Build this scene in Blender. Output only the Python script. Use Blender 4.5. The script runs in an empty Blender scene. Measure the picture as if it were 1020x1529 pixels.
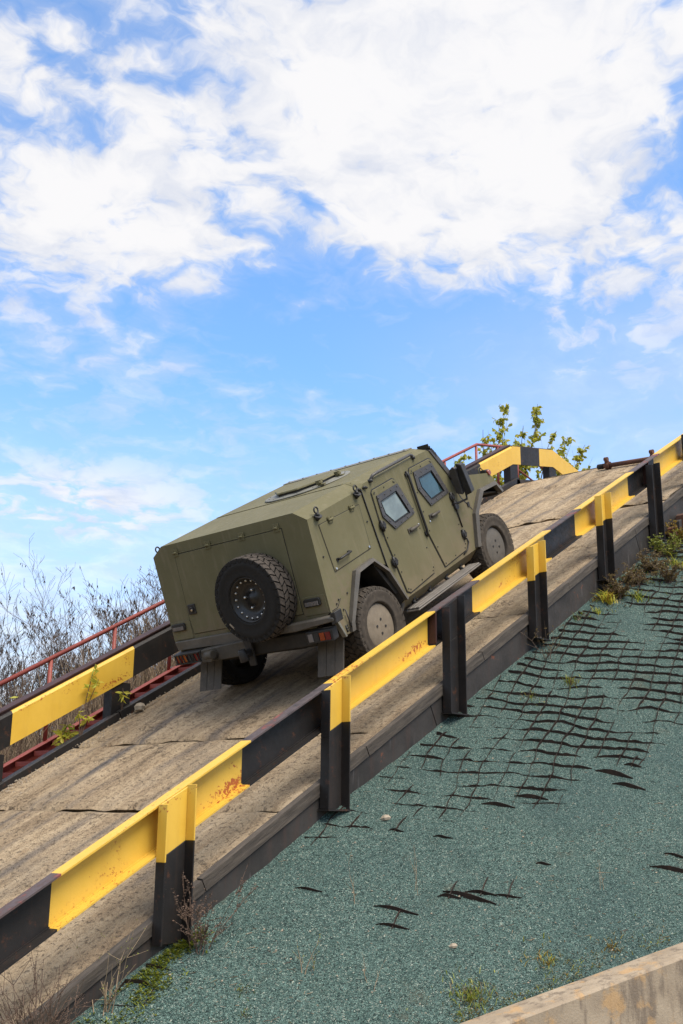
import bpy, math, random
import numpy as np
from mathutils import Vector, Matrix
random.seed(7); rng = np.random.default_rng(7)
SC = bpy.context.scene; COL = SC.collection
PI = math.pi
def rad(d): return math.radians(d)

# ------------------------------------------------------------------ camera
CZ = 1.65
cam = bpy.data.cameras.new('camera'); cam_o = bpy.data.objects.new('camera', cam); COL.objects.link(cam_o)
cam.sensor_fit = 'VERTICAL'; cam.sensor_height = 36; cam.lens = 36*1650/1529
cam.clip_start = .1; cam.clip_end = 3000
_r = Vector((0.64310697, -0.76571856, 0.00814343)); _u = Vector((-0.20804191, -0.16448389, 0.96416357)); _b = Vector((-0.73693848, -0.62178786, -0.26508229))
cam_o.matrix_world = Matrix(((_r.x, _u.x, _b.x, 0), (_r.y, _u.y, _b.y, 0), (_r.z, _u.z, _b.z, CZ), (0, 0, 0, 1)))
SC.camera = cam_o

# ------------------------------------------------------------------ node helper
class NT:
    def __init__(s, tree): s.t = tree; s.n = tree.nodes; s.l = tree.links
    def new(s, typ, ins=None, **kw):
        nd = s.n.new(typ)
        for k, v in kw.items(): setattr(nd, k, v)
        for k, v in (ins or {}).items(): s.put(nd.inputs[k], v)
        return nd
    def put(s, sock, v):
        if isinstance(v, bpy.types.NodeSocket): s.l.new(v, sock)
        else: sock.default_value = v
    def math(s, op, a, b=0., c=0., clamp=False):
        nd = s.n.new('ShaderNodeMath'); nd.operation = op; nd.use_clamp = clamp
        for i, v in enumerate((a, b, c)): s.put(nd.inputs[i], v)
        return nd.outputs[0]
    def vmath(s, op, a, b=(0, 0, 0)):
        nd = s.n.new('ShaderNodeVectorMath'); nd.operation = op
        s.put(nd.inputs[0], a); s.put(nd.inputs[1], b)
        return nd.outputs[1] if op in ('LENGTH', 'DISTANCE', 'DOT_PRODUCT') else nd.outputs[0]
    def noise(s, vec, scale, detail=4., rough=.55, out='Fac', dist=0.):
        nd = s.new('ShaderNodeTexNoise', {'Vector': vec, 'Scale': scale, 'Detail': detail, 'Roughness': rough, 'Distortion': dist}); return nd.outputs[out]
    def ramp(s, fac, stops, interp='LINEAR'):
        nd = s.n.new('ShaderNodeValToRGB'); nd.color_ramp.interpolation = interp
        e = nd.color_ramp.elements
        while len(e) < len(stops): e.new(.5)
        for i, (p, c) in enumerate(stops):
            e[i].position = p; e[i].color = (c, c, c, 1) if isinstance(c, (int, float)) else (*c, 1)
        s.put(nd.inputs[0], fac); return nd.outputs[0]
    def mix(s, fac, a, b, mode='MIX'):
        nd = s.n.new('ShaderNodeMix'); nd.data_type = 'RGBA'; nd.blend_type = mode; nd.clamp_factor = True
        s.put(nd.inputs[0], fac)
        for i, v in ((6, a), (7, b)): s.put(nd.inputs[i], v if isinstance(v, bpy.types.NodeSocket) else (*v, 1))
        return nd.outputs[2]
    def maprange(s, v, a, b, c=0., d=1., smooth=True):
        nd = s.n.new('ShaderNodeMapRange'); nd.interpolation_type = 'SMOOTHSTEP' if smooth else 'LINEAR'
        for i, x in enumerate((v, a, b, c, d)): s.put(nd.inputs[i], x)
        return nd.outputs[0]

# ------------------------------------------------------------------ sky and sun
SUN_EL, SUN_AZ = 60, -98          # degrees; azimuth counted from +X towards +Y
W = bpy.data.worlds.new('World'); SC.world = W; W.use_nodes = True
def make_sky():
    t = NT(W.node_tree); t.n.clear()
    out = t.new('ShaderNodeOutputWorld'); bg = t.new('ShaderNodeBackground', {'Strength': .15})
    sky = t.new('ShaderNodeTexSky', sky_type='NISHITA', sun_disc=False, sun_elevation=rad(SUN_EL), sun_rotation=rad(90-SUN_AZ))
    sky.air_density = 1.; sky.dust_density = .6; sky.ozone_density = 3.; sky.altitude = 200
    d = t.new('ShaderNodeTexCoord').outputs['Generated']
    sp = t.new('ShaderNodeSeparateXYZ', {0: d}); x, y, z = sp.outputs
    az = t.math('MULTIPLY', t.math('ARCTAN2', y, x), 180/PI)
    el = t.math('MULTIPLY', t.math('ARCSINE', z), 180/PI)
    zz = t.math('ADD', t.math('MAXIMUM', z, 0.), .16)
    cxy = t.new('ShaderNodeCombineXYZ', {0: t.math('DIVIDE', x, zz), 1: t.math('DIVIDE', y, zz), 2: 0.}).outputs[0]
    ae = t.new('ShaderNodeCombineXYZ', {0: az, 1: el, 2: 0.}).outputs[0]
    # cloud banks: centre (azimuth, elevation), half widths, weight
    banks = [((29, 36.5), (11, 7.5), .40), ((25, 33), (5, 4.2), .16), ((37, 34), (6, 6), .20), ((51, 34), (9.5, 5.5), .20), ((54, 28.6), (9, 3.8), .24), ((44, 38), (7, 4), .14), ((57.5, 33.5), (3.5, 1.2), -.16), ((50, 35.6), (1.6, 1.3), -.14), ((46.5, 33), (1.2, 3.2), -.12), ((53, 37.6), (1.2, 1.2), -.08), ((59, 38), (5, 5), .12),
             ((36, 29.6), (6, 1.8), .12), ((43.6, 30.5), (1.8, 2.6), -.10), ((31.5, 27.4), (3.5, 1.2), .06),
             ((43, 23.6), (13, 3.0), -.30), ((41.5, 27.2), (3.0, 1.6), -.20), ((34.5, 27.2), (1.6, 1.2), -.10),
             ((20.6, 32.5), (2.0, 3.0), -.34), ((50.5, 15.8), (6.0, 1.7), .26), ((57, 17.2), (3, 1.0), .16), ((60, 12), (4.5, 2.4), .30), ((44, 14), (5, 1.5), .10),
             ((53, 22.6), (6.0, 1.7), .20), ((27, 26.8), (4, 1.5), .08), ((25, 22), (8, 4), .12), ((33, 18.5), (10, 3), .06), ((20, 15.5), (9, 3), .10)]
    m = 0.
    for (ca, ce), (ra, re), w in banks:
        v = t.vmath('MULTIPLY', t.vmath('SUBTRACT', ae, (ca, ce, 0)), (1/ra, 1/re, 0))
        g = t.math('EXPONENT', t.math('MULTIPLY', t.vmath('DOT_PRODUCT', v, v), -1.))
        m = t.math('MULTIPLY_ADD', g, w, m)
    # elsewhere on the dome: heavier unseen cover, added to keep the light neutral
    far_ = t.maprange(t.vmath('DISTANCE', ae, (40, 24, 0)), 26, 50)
    m = t.math('ADD', m, t.math('MULTIPLY', far_, .24))
    warp = t.vmath('ADD', cxy, t.vmath('MULTIPLY', t.vmath('SUBTRACT', t.noise(cxy, 6., 4., out='Color'), (.5, .5, .5)), (.16, .16, 0)))
    puff = t.noise(warp, 13., 6., .52)          # small altocumulus puffs
    mass = t.noise(warp, 4.2, 4., .5)
    wisp = t.noise(warp, 34., 5., .6)
    n = t.math('ADD', t.math('ADD', t.math('MULTIPLY', mass, .50), t.math('MULTIPLY', puff, 1.15)), t.math('MULTIPLY', wisp, .30))
    dens = t.math('ADD', t.math('SUBTRACT', n, .995), m)
    alpha = t.maprange(dens, -.10, .25)
    solid = t.vmath('MULTIPLY', t.vmath('SUBTRACT', ae, (54, 15.2, 0)), (1/10, 1/3, 0))
    solid = t.math('EXPONENT', t.math('MULTIPLY', t.vmath('DOT_PRODUCT', solid, solid), -1.))
    alpha = t.math('MULTIPLY', alpha, t.math('MAXIMUM', t.maprange(el, 20, 28.5, .42, 1.), t.math('MULTIPLY', solid, .95)))
    veil = t.maprange(dens, -.26, .22, 0, .36)
    lowveil = t.maprange(el, 3, 24, .90, 0.)
    side = t.math('MULTIPLY', t.maprange(az, 44, 24), t.maprange(el, 30, 21, 0, .36))
    thin = t.math('MULTIPLY', t.math('MAXIMUM', lowveil, side), t.math('ADD', .40, t.math('MULTIPLY', t.noise(t.vmath('MULTIPLY', warp, (1., 1., 1.)), 6., 8., .62), 1.15)))
    alpha = t.math('MAXIMUM', t.math('MAXIMUM', alpha, veil), thin, clamp=True)
    shade = t.maprange(t.math('ADD', t.math('MULTIPLY', t.noise(warp, 9., 7., .6), .62), t.math('MULTIPLY', dens, .38)), .24, .50)
    cc = t.mix(shade, (2.22, 2.34, 2.66), (2.95, 2.93, 2.97))
    blue = t.mix(1., sky.outputs[0], (.67, .85, .96), 'MULTIPLY')
    t.put(bg.inputs['Color'], t.mix(alpha, blue, cc))
    t.l.new(bg.outputs[0], out.inputs[0])
make_sky()
sun = bpy.data.lights.new('sun', 'SUN'); sun_o = bpy.data.objects.new('sun', sun); COL.objects.link(sun_o)
sun.energy = 2.4; sun.angle = rad(36); sun.color = (1, .92, .80)
sd = Vector((math.cos(rad(SUN_EL))*math.cos(rad(SUN_AZ)), math.cos(rad(SUN_EL))*math.sin(rad(SUN_AZ)), math.sin(rad(SUN_EL))))
sun_o.location = sd*60; sun_o.rotation_euler = sd.to_track_quat('Z', 'Y').to_euler()
SC.view_settings.view_transform = 'Standard'; SC.view_settings.look = 'None'
SC.view_settings.exposure = 1.12; SC.view_settings.gamma = 1.; SC.view_settings.use_curve_mapping = False
SC.render.engine = 'CYCLES'; SC.cycles.max_bounces = 6

# ------------------------------------------------------------------ frames
SA, CA, HR = .4828, .8757, 3.44
def R(s, t, z):
    """ramp coordinates (along, across, above its surface) to world"""
    n = z-HR
    return Vector((CA*s-SA*n, t, SA*s+CA*n+CZ))
VO = Vector((10.19294312, 9.08548158, 3.34160393))
VF = Vector((.868, .025, .496)).normalized(); VL = Vector((-.011, .999, -.031)); VL = (VL-VF*VL.dot(VF)).normalized(); VU = VF.cross(VL)
VM = Matrix(((VF.x, VL.x, VU.x, VO.x), (VF.y, VL.y, VU.y, VO.y), (VF.z, VL.z, VU.z, VO.z), (0, 0, 0, 1)))
GX, GM, GT = 6.366, .5222, math.tan(rad(27))
def slope_z(X, Y): return .9475+GM*(X-GX)+GT*(Y-6.64)

# ------------------------------------------------------------------ mesh builder
class MB:
    def __init__(s): s.v = []; s.f = []; s.m = []; s.sm = []
    def add(s, vs, fs, mi=0, smooth=False):
        o = len(s.v); s.v += [Vector(p) for p in vs]
        for f in fs: s.f.append([i+o for i in f]); s.m.append(mi); s.sm.append(smooth)
        return s
    def hexa(s, p, mi=0):       # p: 4 bottom, 4 top, both counter-clockwise from above
        return s.add(p, [(3, 2, 1, 0), (4, 5, 6, 7), (0, 1, 5, 4), (1, 2, 6, 5), (2, 3, 7, 6), (3, 0, 4, 7)], mi)
    def box(s, x0, x1, y0, y1, z0, z1, fn=None, mi=0):
        fn = fn or (lambda a, b, c: (a, b, c))
        return s.hexa([fn(*q) for q in ((x0, y0, z0), (x1, y0, z0), (x1, y1, z0), (x0, y1, z0), (x0, y0, z1), (x1, y0, z1), (x1, y1, z1), (x0, y1, z1))], mi)
    def prism(s, a, b, mi=0, mi_cap=None):    # two matching loops
        n = len(a); fs = [(i, (i+1) % n, n+(i+1) % n, n+i) for i in range(n)]
        s.add(list(a)+list(b), fs, mi); o = len(s.v)-2*n
        for lp in (list(range(n))[::-1], [n+i for i in range(n)]):
            s.f.append([i+o for i in lp]); s.m.append(mi if mi_cap is None else mi_cap); s.sm.append(False)
        return s
    def tube(s, pts, r, n=6, mi=0, cap=True, smooth=True):
        pts = [Vector(p) for p in pts]; rs = r if isinstance(r, (list, tuple)) else [r]*len(pts)
        o = len(s.v); ref = None
        for i, p in enumerate(pts):
            d = (pts[min(i+1, len(pts)-1)]-pts[max(i-1, 0)])
            d = d.normalized() if d.length > 1e-9 else Vector((0, 0, 1))
            if ref is None: ref = d.orthogonal().normalized()
            u = (ref-d*ref.dot(d)); u = u.normalized() if u.length > 1e-6 else d.orthogonal().normalized(); ref = u
            w = d.cross(u)
            for k in range(n):
                a = 2*PI*k/n; s.v.append(p+(u*math.cos(a)+w*math.sin(a))*rs[i])
        for i in range(len(pts)-1):
            for k in range(n):
                a = o+i*n+k; b = o+i*n+(k+1) % n
                s.f.append([a, b, b+n, a+n]); s.m.append(mi); s.sm.append(smooth)
        if cap:
            s.f.append([o+k for k in range(n)][::-1]); s.m.append(mi); s.sm.append(False)
            e = o+(len(pts)-1)*n; s.f.append([e+k for k in range(n)]); s.m.append(mi); s.sm.append(False)
        return s
    def lathe(s, prof, c, ax, up, n=48, mi=0, smooth=True):   # prof: (radius, along axis); closed loop unless radius 0 ends
        c = Vector(c); ax = Vector(ax).normalized(); u = Vector(up).normalized(); w = ax.cross(u)
        o = len(s.v); k = len(prof)
        for j in range(n):
            a = 2*PI*j/n; dr = u*math.cos(a)+w*math.sin(a)
            for (r, h) in prof: s.v.append(c+dr*r+ax*h)
        for j in range(n):
            for i in range(k-1):
                s.f.append([o+j*k+i, o+((j+1) % n)*k+i, o+((j+1) % n)*k+i+1, o+j*k+i+1]); s.m.append(mi); s.sm.append(smooth)
        return s
    def build(s, name, mats, parent=None, origin=None, bevel=0., seg=1, label=None, kind=None):
        o0 = Vector(origin) if origin is not None else Vector((0, 0, 0))
        me = bpy.data.meshes.new(name)
        me.from_pydata([tuple(p-o0) for p in s.v], [], s.f)
        for m in (mats if isinstance(mats, (list, tuple)) else [mats]): me.materials.append(m)
        me.polygons.foreach_set('material_index', s.m); me.polygons.foreach_set('use_smooth', s.sm); me.update()
        ob = bpy.data.objects.new(name, me); COL.objects.link(ob)
        if parent is not None:
            ob.parent = parent
            if origin is not None and parent.get('_root_w') is None: ob.location = o0
        else: ob.location = o0
        if bevel:
            b = ob.modifiers.new('bevel', 'BEVEL'); b.width = bevel; b.segments = seg; b.limit_method = 'ANGLE'; b.angle_limit = rad(25); b.harden_normals = False
        if label: ob['label'] = label
        if kind: ob['kind'] = kind
        return ob
def thing(name, label, cat, loc=(0, 0, 0), group=None, matrix=None):
    o = bpy.data.objects.new(name, None); COL.objects.link(o); o.empty_display_size = .2
    if matrix is not None: o.matrix_world = matrix
    else: o.location = loc
    o['label'] = label; o['category'] = cat
    if group: o['group'] = group
    return o
def tag(o, label, cat, group=None, kind=None):
    o['label'] = label; o['category'] = cat
    if group: o['group'] = group
    if kind: o['kind'] = kind
    return o
def wpart(mb, name, mats, root, **k):
    """part whose vertices are in world coordinates, under a root that is only translated"""
    o = mb.build(name, mats, None, root.location, **k); o.parent = root; o.location = (0, 0, 0); return o
def dup(o, parent=None, loc=None):
    c = o.copy(); COL.objects.link(c)
    if parent is not None: c.parent = parent
    if loc is not None: c.location = loc
    for ch in list(o.children): dup(ch, c)
    return c

# ------------------------------------------------------------------ materials
def mat(name, fn):
    m = bpy.data.materials.new(name); m.use_nodes = True; t = NT(m.node_tree); t.n.clear()
    out = t.new('ShaderNodeOutputMaterial'); b = t.new('ShaderNodeBsdfPrincipled')
    t.l.new(b.outputs[0], out.inputs[0]); fn(t, b, t.new('ShaderNodeTexCoord')); return m
def bump(t, b, h, strength=.3, dist=.01):
    nd = t.new('ShaderNodeBump', {'Height': h, 'Strength': strength, 'Distance': dist}); t.l.new(nd.outputs[0], b.inputs['Normal'])
def world_pos(t): return t.new('ShaderNodeNewGeometry').outputs['Position']

def m_olive(t, b, tc):
    p = tc.outputs['Object']; z = t.new('ShaderNodeSeparateXYZ', {0: p}).outputs[2]
    n1 = t.noise(p, 1.3, 6., .6); n2 = t.noise(p, 14., 5., .65)
    c = t.mix(t.maprange(n1, .35, .68), (.124, .113, .061), (.146, .133, .075))
    streak = t.noise(t.vmath('MULTIPLY', p, (9, 9, .7)), 1.6, 4., .6)
    c = t.mix(t.maprange(streak, .50, .75, 0, .42), c, (.20, .172, .115)); c = t.mix(t.maprange(t.noise(p, 5., 8., .72), .60, .74, 0, .30), c, (.085, .075, .04))
    c = t.mix(t.maprange(n2, .60, .80, 0, .28), c, (.20, .18, .115))
    dust = t.math('MULTIPLY', t.maprange(z, 1.15, .40), t.maprange(t.noise(p, 3.5, 7., .68), .36, .62, .12, .9))
    c = t.mix(dust, c, (.19, .155, .10))
    for wx in (-.35, 2.75):      # mud flung up round the wheel arches
        d_ = t.vmath('LENGTH', t.vmath('MULTIPLY', t.vmath('SUBTRACT', p, (wx, 0, .5)), (1, 0, 1)))
        c = t.mix(t.math('MULTIPLY', t.maprange(d_, 1.05, .45), t.maprange(t.noise(p, 9., 8., .75), .44, .60, 0, .8)), c, (.165, .132, .088))
    t.put(b.inputs['Base Color'], c); t.put(b.inputs['Roughness'], t.maprange(n2, .3, .7, .55, .72)); t.put(b.inputs['Specular IOR Level'], .16)
    bump(t, b, t.math('ADD', t.noise(p, 180., 2.), t.math('MULTIPLY', t.noise(p, 3., 2.), 3.)), .16, .004)
M_OLIVE = mat('olive_paint', m_olive)
def m_simple(col, rough=.6, var=.25, scale=6., dust=None, metal=0., bscale=90., bstr=.15, spec=.4):
    def fn(t, b, tc):
        p = tc.outputs['Object']; n = t.noise(p, scale, 6., .62)
        c = t.mix(t.maprange(n, .3, .7), tuple(x*(1-var) for x in col), tuple(x*(1+var) for x in col))
        if dust: c = t.mix(t.maprange(t.noise(p, scale*2.3, 6., .7), .45, .75, dust[1]*.3, dust[1]), c, dust[0])
        t.put(b.inputs['Base Color'], c); t.put(b.inputs['Roughness'], t.maprange(n, .3, .7, rough-.1, rough+.1)); t.put(b.inputs['Metallic'], metal); t.put(b.inputs['Specular IOR Level'], spec)
        bump(t, b, t.noise(p, bscale, 3.), bstr, .004)
    return fn
M_GREYM = mat('dark_grey_metal', m_simple((.075, .07, .062), .5, .2, 4., ((.17, .14, .11), .5)))
M_FRAME = mat('window_frame_metal', m_simple((.045, .042, .042), .45, .2, 8., ((.12, .11, .10), .3)))
M_BLACK = mat('black_trim', m_simple((.016, .016, .017), .5, .3, 10., ((.10, .085, .07), .15)))
M_RIM = mat('black_rim_paint', m_simple((.008, .008, .008), .38, .3, 10., ((.04, .034, .03), .4), spec=.45))
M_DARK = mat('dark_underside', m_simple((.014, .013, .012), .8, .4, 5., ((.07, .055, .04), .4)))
M_BUMP = mat('dirty_bumper', m_simple((.04, .036, .03), .6, .3, 5., ((.14, .115, .085), .45)))
M_RUB = mat('tyre_rubber', m_simple((.012, .0115, .011), .8, .25, 9., ((.05, .042, .035), .25), bscale=60., bstr=.25, spec=.25))
M_TREAD = mat('worn_tread', m_simple((.04, .034, .03), .8, .3, 12., ((.13, .105, .085), .6), spec=.25))
M_RUBD = mat('dusty_tyre_rubber', m_simple((.036, .031, .027), .85, .25, 7., ((.12, .098, .076), .7), bscale=60., bstr=.25, spec=.2))
M_HUB = mat('dusty_hub_cover', m_simple((.17, .14, .105), .7, .16, 10., ((.25, .21, .16), .6), bscale=30., spec=.3))
M_HUBG = mat('grey_hub_cover', m_simple((.085, .078, .07), .6, .2, 14., ((.17, .15, .125), .5), bscale=30.))
M_FLAP = mat('mud_flap_rubber', m_simple((.055, .049, .042), .75, .25, 5., ((.15, .125, .10), .6), bscale=40.))
M_BOLT = mat('bright_bolt', m_simple((.55, .53, .5), .3, .2, 20., metal=.9))
M_STEP = mat('step_metal', m_simple((.13, .12, .11), .55, .25, 8., ((.2, .17, .14), .6)))
M_HATCH = mat('hatch_ring_metal', m_simple((.15, .15, .13), .55, .15, 9., ((.2, .18, .14), .4)))
def m_glass(col, rough, tr):
    def fn(t, b, tc):
        n = t.noise(tc.outputs['Object'], 5., 4., .6)
        t.put(b.inputs['Base Color'], t.mix(t.maprange(n, .35, .7), tuple(c*.8 for c in col), tuple(c*1.15 for c in col)))
        t.put(b.inputs['Roughness'], rough); t.put(b.inputs['Specular IOR Level'], .75); t.put(b.inputs['Transmission Weight'], tr); t.put(b.inputs['IOR'], 1.5)
    return fn
M_PANE = mat('sky_pale_armoured_glass', m_glass((.17, .205, .19), .2, .0))  # opaque pane; its pale colour paints in the reflected sky
M_PANE2 = mat('clear_armoured_glass', m_glass((.035, .075, .085), .03, .0))
def m_lens(col): 
    def fn(t, b, tc):
        t.put(b.inputs['Base Color'], (*col, 1)); t.put(b.inputs['Roughness'], .18); t.put(b.inputs['Coat Weight'], .5)
        bump(t, b, t.new('ShaderNodeTexVoronoi', {'Vector': tc.outputs['Object'], 'Scale': 90.}).outputs[0], .4, .004)
    return fn
M_RED = mat('red_lens', m_lens((.13, .010, .010))); M_AMB = mat('amber_lens', m_lens((.24, .04, .008))); M_CLR = mat('clear_lens', m_lens((.16, .145, .14)))

def m_steel(kind):
    def fn(t, b, tc):
        p = world_pos(t); n = t.noise(p, 2.2, 6., .6); n2 = t.noise(p, 26., 6., .7)
        z = t.new('ShaderNodeSeparateXYZ', {0: p})
        run = t.noise(t.vmath('MULTIPLY', p, (7, 7, .6)), 1.5, 5., .65)
        if kind == 'yellow':
            c = t.mix(t.maprange(n, .3, .7), (.60, .365, .042), (.66, .415, .058))
            c = t.mix(t.maprange(run, .5, .8, 0, .3), c, (.45, .26, .045))
            c = t.mix(t.maprange(n2, .62, .74, 0, .35), c, (.48, .30, .06))
            patch = t.maprange(t.noise(p, 1.7, 2., .5), .60, .70)
            c = t.mix(t.math('MULTIPLY', t.maprange(t.noise(p, 34., 6., .75), .56, .61), patch), c, (.30, .085, .02))
            rn = t.noise(p, 30., 7., .72)
            for (ps, pz, rl, rh, am) in ((5.92, .45, .40, .075, .17), (5.98, .58, .10, .06, .10), (8.85, .46, .45, .06, .14), (10.9, .47, .4, .06, .10), (5.1, .70, .5, .05, .10), (7.6, .72, .6, .03, .12)):
                q = R(ps, 6.74, pz); d_ = t.vmath('SUBTRACT', p, tuple(q))
                al = t.math('DIVIDE', t.vmath('DOT_PRODUCT', d_, (CA, 0, SA)), rl); up_ = t.math('DIVIDE', t.vmath('DOT_PRODUCT', d_, (-SA, 0, CA)), rh)
                gm = t.math('EXPONENT', t.math('MULTIPLY', t.math('ADD', t.math('MULTIPLY', al, al), t.math('MULTIPLY', up_, up_)), -1.))
                c = t.mix(t.maprange(t.math('MULTIPLY_ADD', gm, am*1.55, rn), .69, .745), c, (.33, .085, .018))
            c = t.mix(t.maprange(t.noise(p, 55., 3., .6), .755, .785, 0, .8), c, (.20, .08, .03)); rough = .42
        elif kind == 'black':
            c = t.mix(t.maprange(n, .3, .7), (.013, .012, .012), (.024, .021, .020))
            c = t.mix(t.maprange(run, .52, .85, 0, .5), c, (.050, .032, .024))
            c = t.mix(t.maprange(t.noise(p, 9., 6., .75), .56, .70, 0, .7), c, (.085, .036, .020)); c = t.mix(t.maprange(t.noise(p, 70., 3., .6), .74, .77, 0, .8), c, (.16, .14, .12)); rough = .45
        elif kind == 'weathered':
            c = t.mix(t.maprange(n, .3, .7), (.024, .022, .021), (.046, .041, .038))
            c = t.mix(t.maprange(run, .5, .75, 0, .7), c, (.055, .036, .030))
            c = t.mix(t.maprange(t.noise(t.vmath('MULTIPLY', p, (6, 6, .8)), 2.4, 4., .6), .60, .74, 0, .5), c, (.12, .11, .11))
            c = t.mix(t.math('MULTIPLY', t.maprange(t.noise(p, 9., 6., .75), .60, .68), t.maprange(n, .52, .62)), c, (.17, .06, .032)); rough = .6
        elif kind == 'red':
            c = t.mix(t.maprange(n, .3, .7), (.21, .042, .032), (.27, .06, .045))
            c = t.mix(t.maprange(n2, .56, .7, 0, .5), c, (.13, .04, .03)); rough = .5
        elif kind == 'maroon':
            c = t.mix(t.maprange(n, .3, .7), (.030, .014, .013), (.055, .022, .019)); rough = .6
        elif kind == 'rust':
            c = t.mix(t.maprange(n2, .3, .7), (.05, .024, .017), (.14, .058, .034))
            c = t.mix(t.maprange(n, .45, .65, 0, .6), c, (.05, .035, .03)); rough = .8
        elif kind == 'flange':     # worn black paint on the top flange, red lead and grey showing
            w = t.noise(p, 5., 5., .6)
            c = t.ramp(w, [(.30, (.03, .025, .026)), (.48, (.085, .065, .066)), (.58, (.075, .05, .047)), (.66, (.20, .055, .045)), (.74, (.14, .045, .04))]); rough = .6
        t.put(b.inputs['Base Color'], c); t.put(b.inputs['Roughness'], t.maprange(n2, .3, .7, rough-.08, rough+.14)); t.put(b.inputs['Specular IOR Level'], .22 if kind in ('black', 'weathered') else .4)
        bump(t, b, t.math('ADD', n2, t.math('MULTIPLY', t.noise(p, 130., 2.), .5)), .22, .004)
    return fn
M_YEL = mat('yellow_steel_paint', m_steel('yellow')); M_BLK = mat('black_steel_paint', m_steel('black')); M_WEA = mat('weathered_steel', m_steel('weathered'))
M_STR = mat('red_steel_paint', m_steel('red')); M_MAR = mat('maroon_steel', m_steel('maroon')); M_RUST = mat('rusty_steel', m_steel('rust')); M_FLG = mat('worn_flange_paint', m_steel('flange'))
def m_timber(t, b, tc):
    p = t.new('ShaderNodeVectorRotate', {'Vector': world_pos(t), 'Axis': (0, 1, 0), 'Angle': math.asin(SA)}, rotation_type='AXIS_ANGLE').outputs[0]; g = t.noise(t.vmath('MULTIPLY', p, (1.6, 14, 14)), 2.0, 8., .7)
    c = t.ramp(g, [(.28, (.022, .018, .015)), (.5, (.055, .044, .035)), (.75, (.115, .094, .074))])
    c = t.mix(t.maprange(t.noise(p, 3., 4.), .5, .7, 0, .5), c, (.038, .031, .026))
    t.put(b.inputs['Base Color'], c); t.put(b.inputs['Roughness'], .85); bump(t, b, g, .6, .02)
M_TIM = mat('weathered_timber', m_timber)
def m_concrete(t, b, tc):
    # u along the ramp, v across it
    p = world_pos(t); rot = t.new('ShaderNodeVectorRotate', {'Vector': p, 'Axis': (0, 1, 0), 'Angle': math.asin(SA)}, rotation_type='AXIS_ANGLE').outputs[0]
    st = t.noise(t.vmath('MULTIPLY', rot, (.5, 2.2, 1)), 1.7, 5., .6)
    blotch = t.noise(rot, 1.1, 6., .6); fine = t.noise(rot, 70., 5., .8); mid = t.noise(t.vmath('MULTIPLY', rot, (1.25, 1, 1)), 11., 8., .78)
    c = t.ramp(t.math('ADD', t.math('MULTIPLY', st, .56), t.math('MULTIPLY', mid, .44)), [(.36, (.192, .138, .088)), (.45, (.335, .248, .158)), (.54, (.452, .343, .222)), (.66, (.545, .428, .29))])
    c = t.mix(t.maprange(blotch, .52, .72, 0, .5), c, (.185, .158, .128))
    c = t.mix(t.maprange(t.noise(t.vmath('MULTIPLY', rot, (.7, 2.0, 1)), 2.3, 5., .6), .58, .70, 0, .45), c, (.25, .155, .08))
    v = t.new('ShaderNodeSeparateXYZ', {0: rot}).outputs[1]
    # rubbed-in tyre and oil tracks
    for (c0, wd, amt) in ((10.40, .24, .95), (8.05, .28, .85), (9.15, .20, .7), (8.6, .10, .6), (7.25, .16, .7), (9.75, .12, .7), (11.1, .1, .6)):
        wob = t.math('ADD', v, t.math('MULTIPLY', t.math('SUBTRACT', t.noise(t.vmath('MULTIPLY', rot, (.3, .3, 1)), 1., 3.), .5), .55))
        g = t.maprange(t.math('ABSOLUTE', t.math('SUBTRACT', wob, c0)), 0., wd, 1., 0.)
        c = t.mix(t.math('MULTIPLY', t.math('MULTIPLY', g, t.maprange(t.noise(t.vmath('MULTIPLY', rot, (.45, 3., 1)), 1.6, 5., .6), .36, .60, 1., .1)), amt), c, (.098, .092, .096))
    pit = t.maprange(t.noise(t.vmath('MULTIPLY', rot, (1, .8, 1)), 26., 6., .70), .56, .63)
    c = t.mix(t.math('MULTIPLY', pit, .62), c, (.125, .10, .075))  # pits darkened in colour too, painting the shade inside them
    c = t.mix(t.maprange(fine, .56, .72, 0, .7), c, (.50, .42, .315))
    c = t.mix(t.maprange(fine, .46, .32, 0, .9), c, (.10, .082, .06))  # low spots of the fine grain: pit shade put into the colour
    vo = t.new('ShaderNodeTexVoronoi', {'Vector': t.vmath('ADD', t.vmath('MULTIPLY', rot, (1.2, .65, 1)), t.vmath('MULTIPLY', t.noise(rot, 3., 6., .7, out='Color'), (.75, .75, .75))), 'Scale': 1.15}, feature='DISTANCE_TO_EDGE').outputs[0]
    crack = t.math('MULTIPLY', t.maprange(vo, .012, .0), t.maprange(t.noise(rot, .9, 2.), .46, .58))
    c = t.mix(t.math('MULTIPLY', crack, .75), c, (.06, .05, .04))
    t.put(b.inputs['Base Color'], c); t.put(b.inputs['Roughness'], .92); t.put(b.inputs['Specular IOR Level'], .2)
    hh = t.math('ADD', t.math('MULTIPLY', mid, .45), t.math('SUBTRACT', t.math('MULTIPLY', fine, 1.1), t.math('MULTIPLY', t.math('ADD', pit, crack), .8)))
    bump(t, b, hh, .95, .022)
M_CON = mat('worn_concrete', m_concrete)
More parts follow.
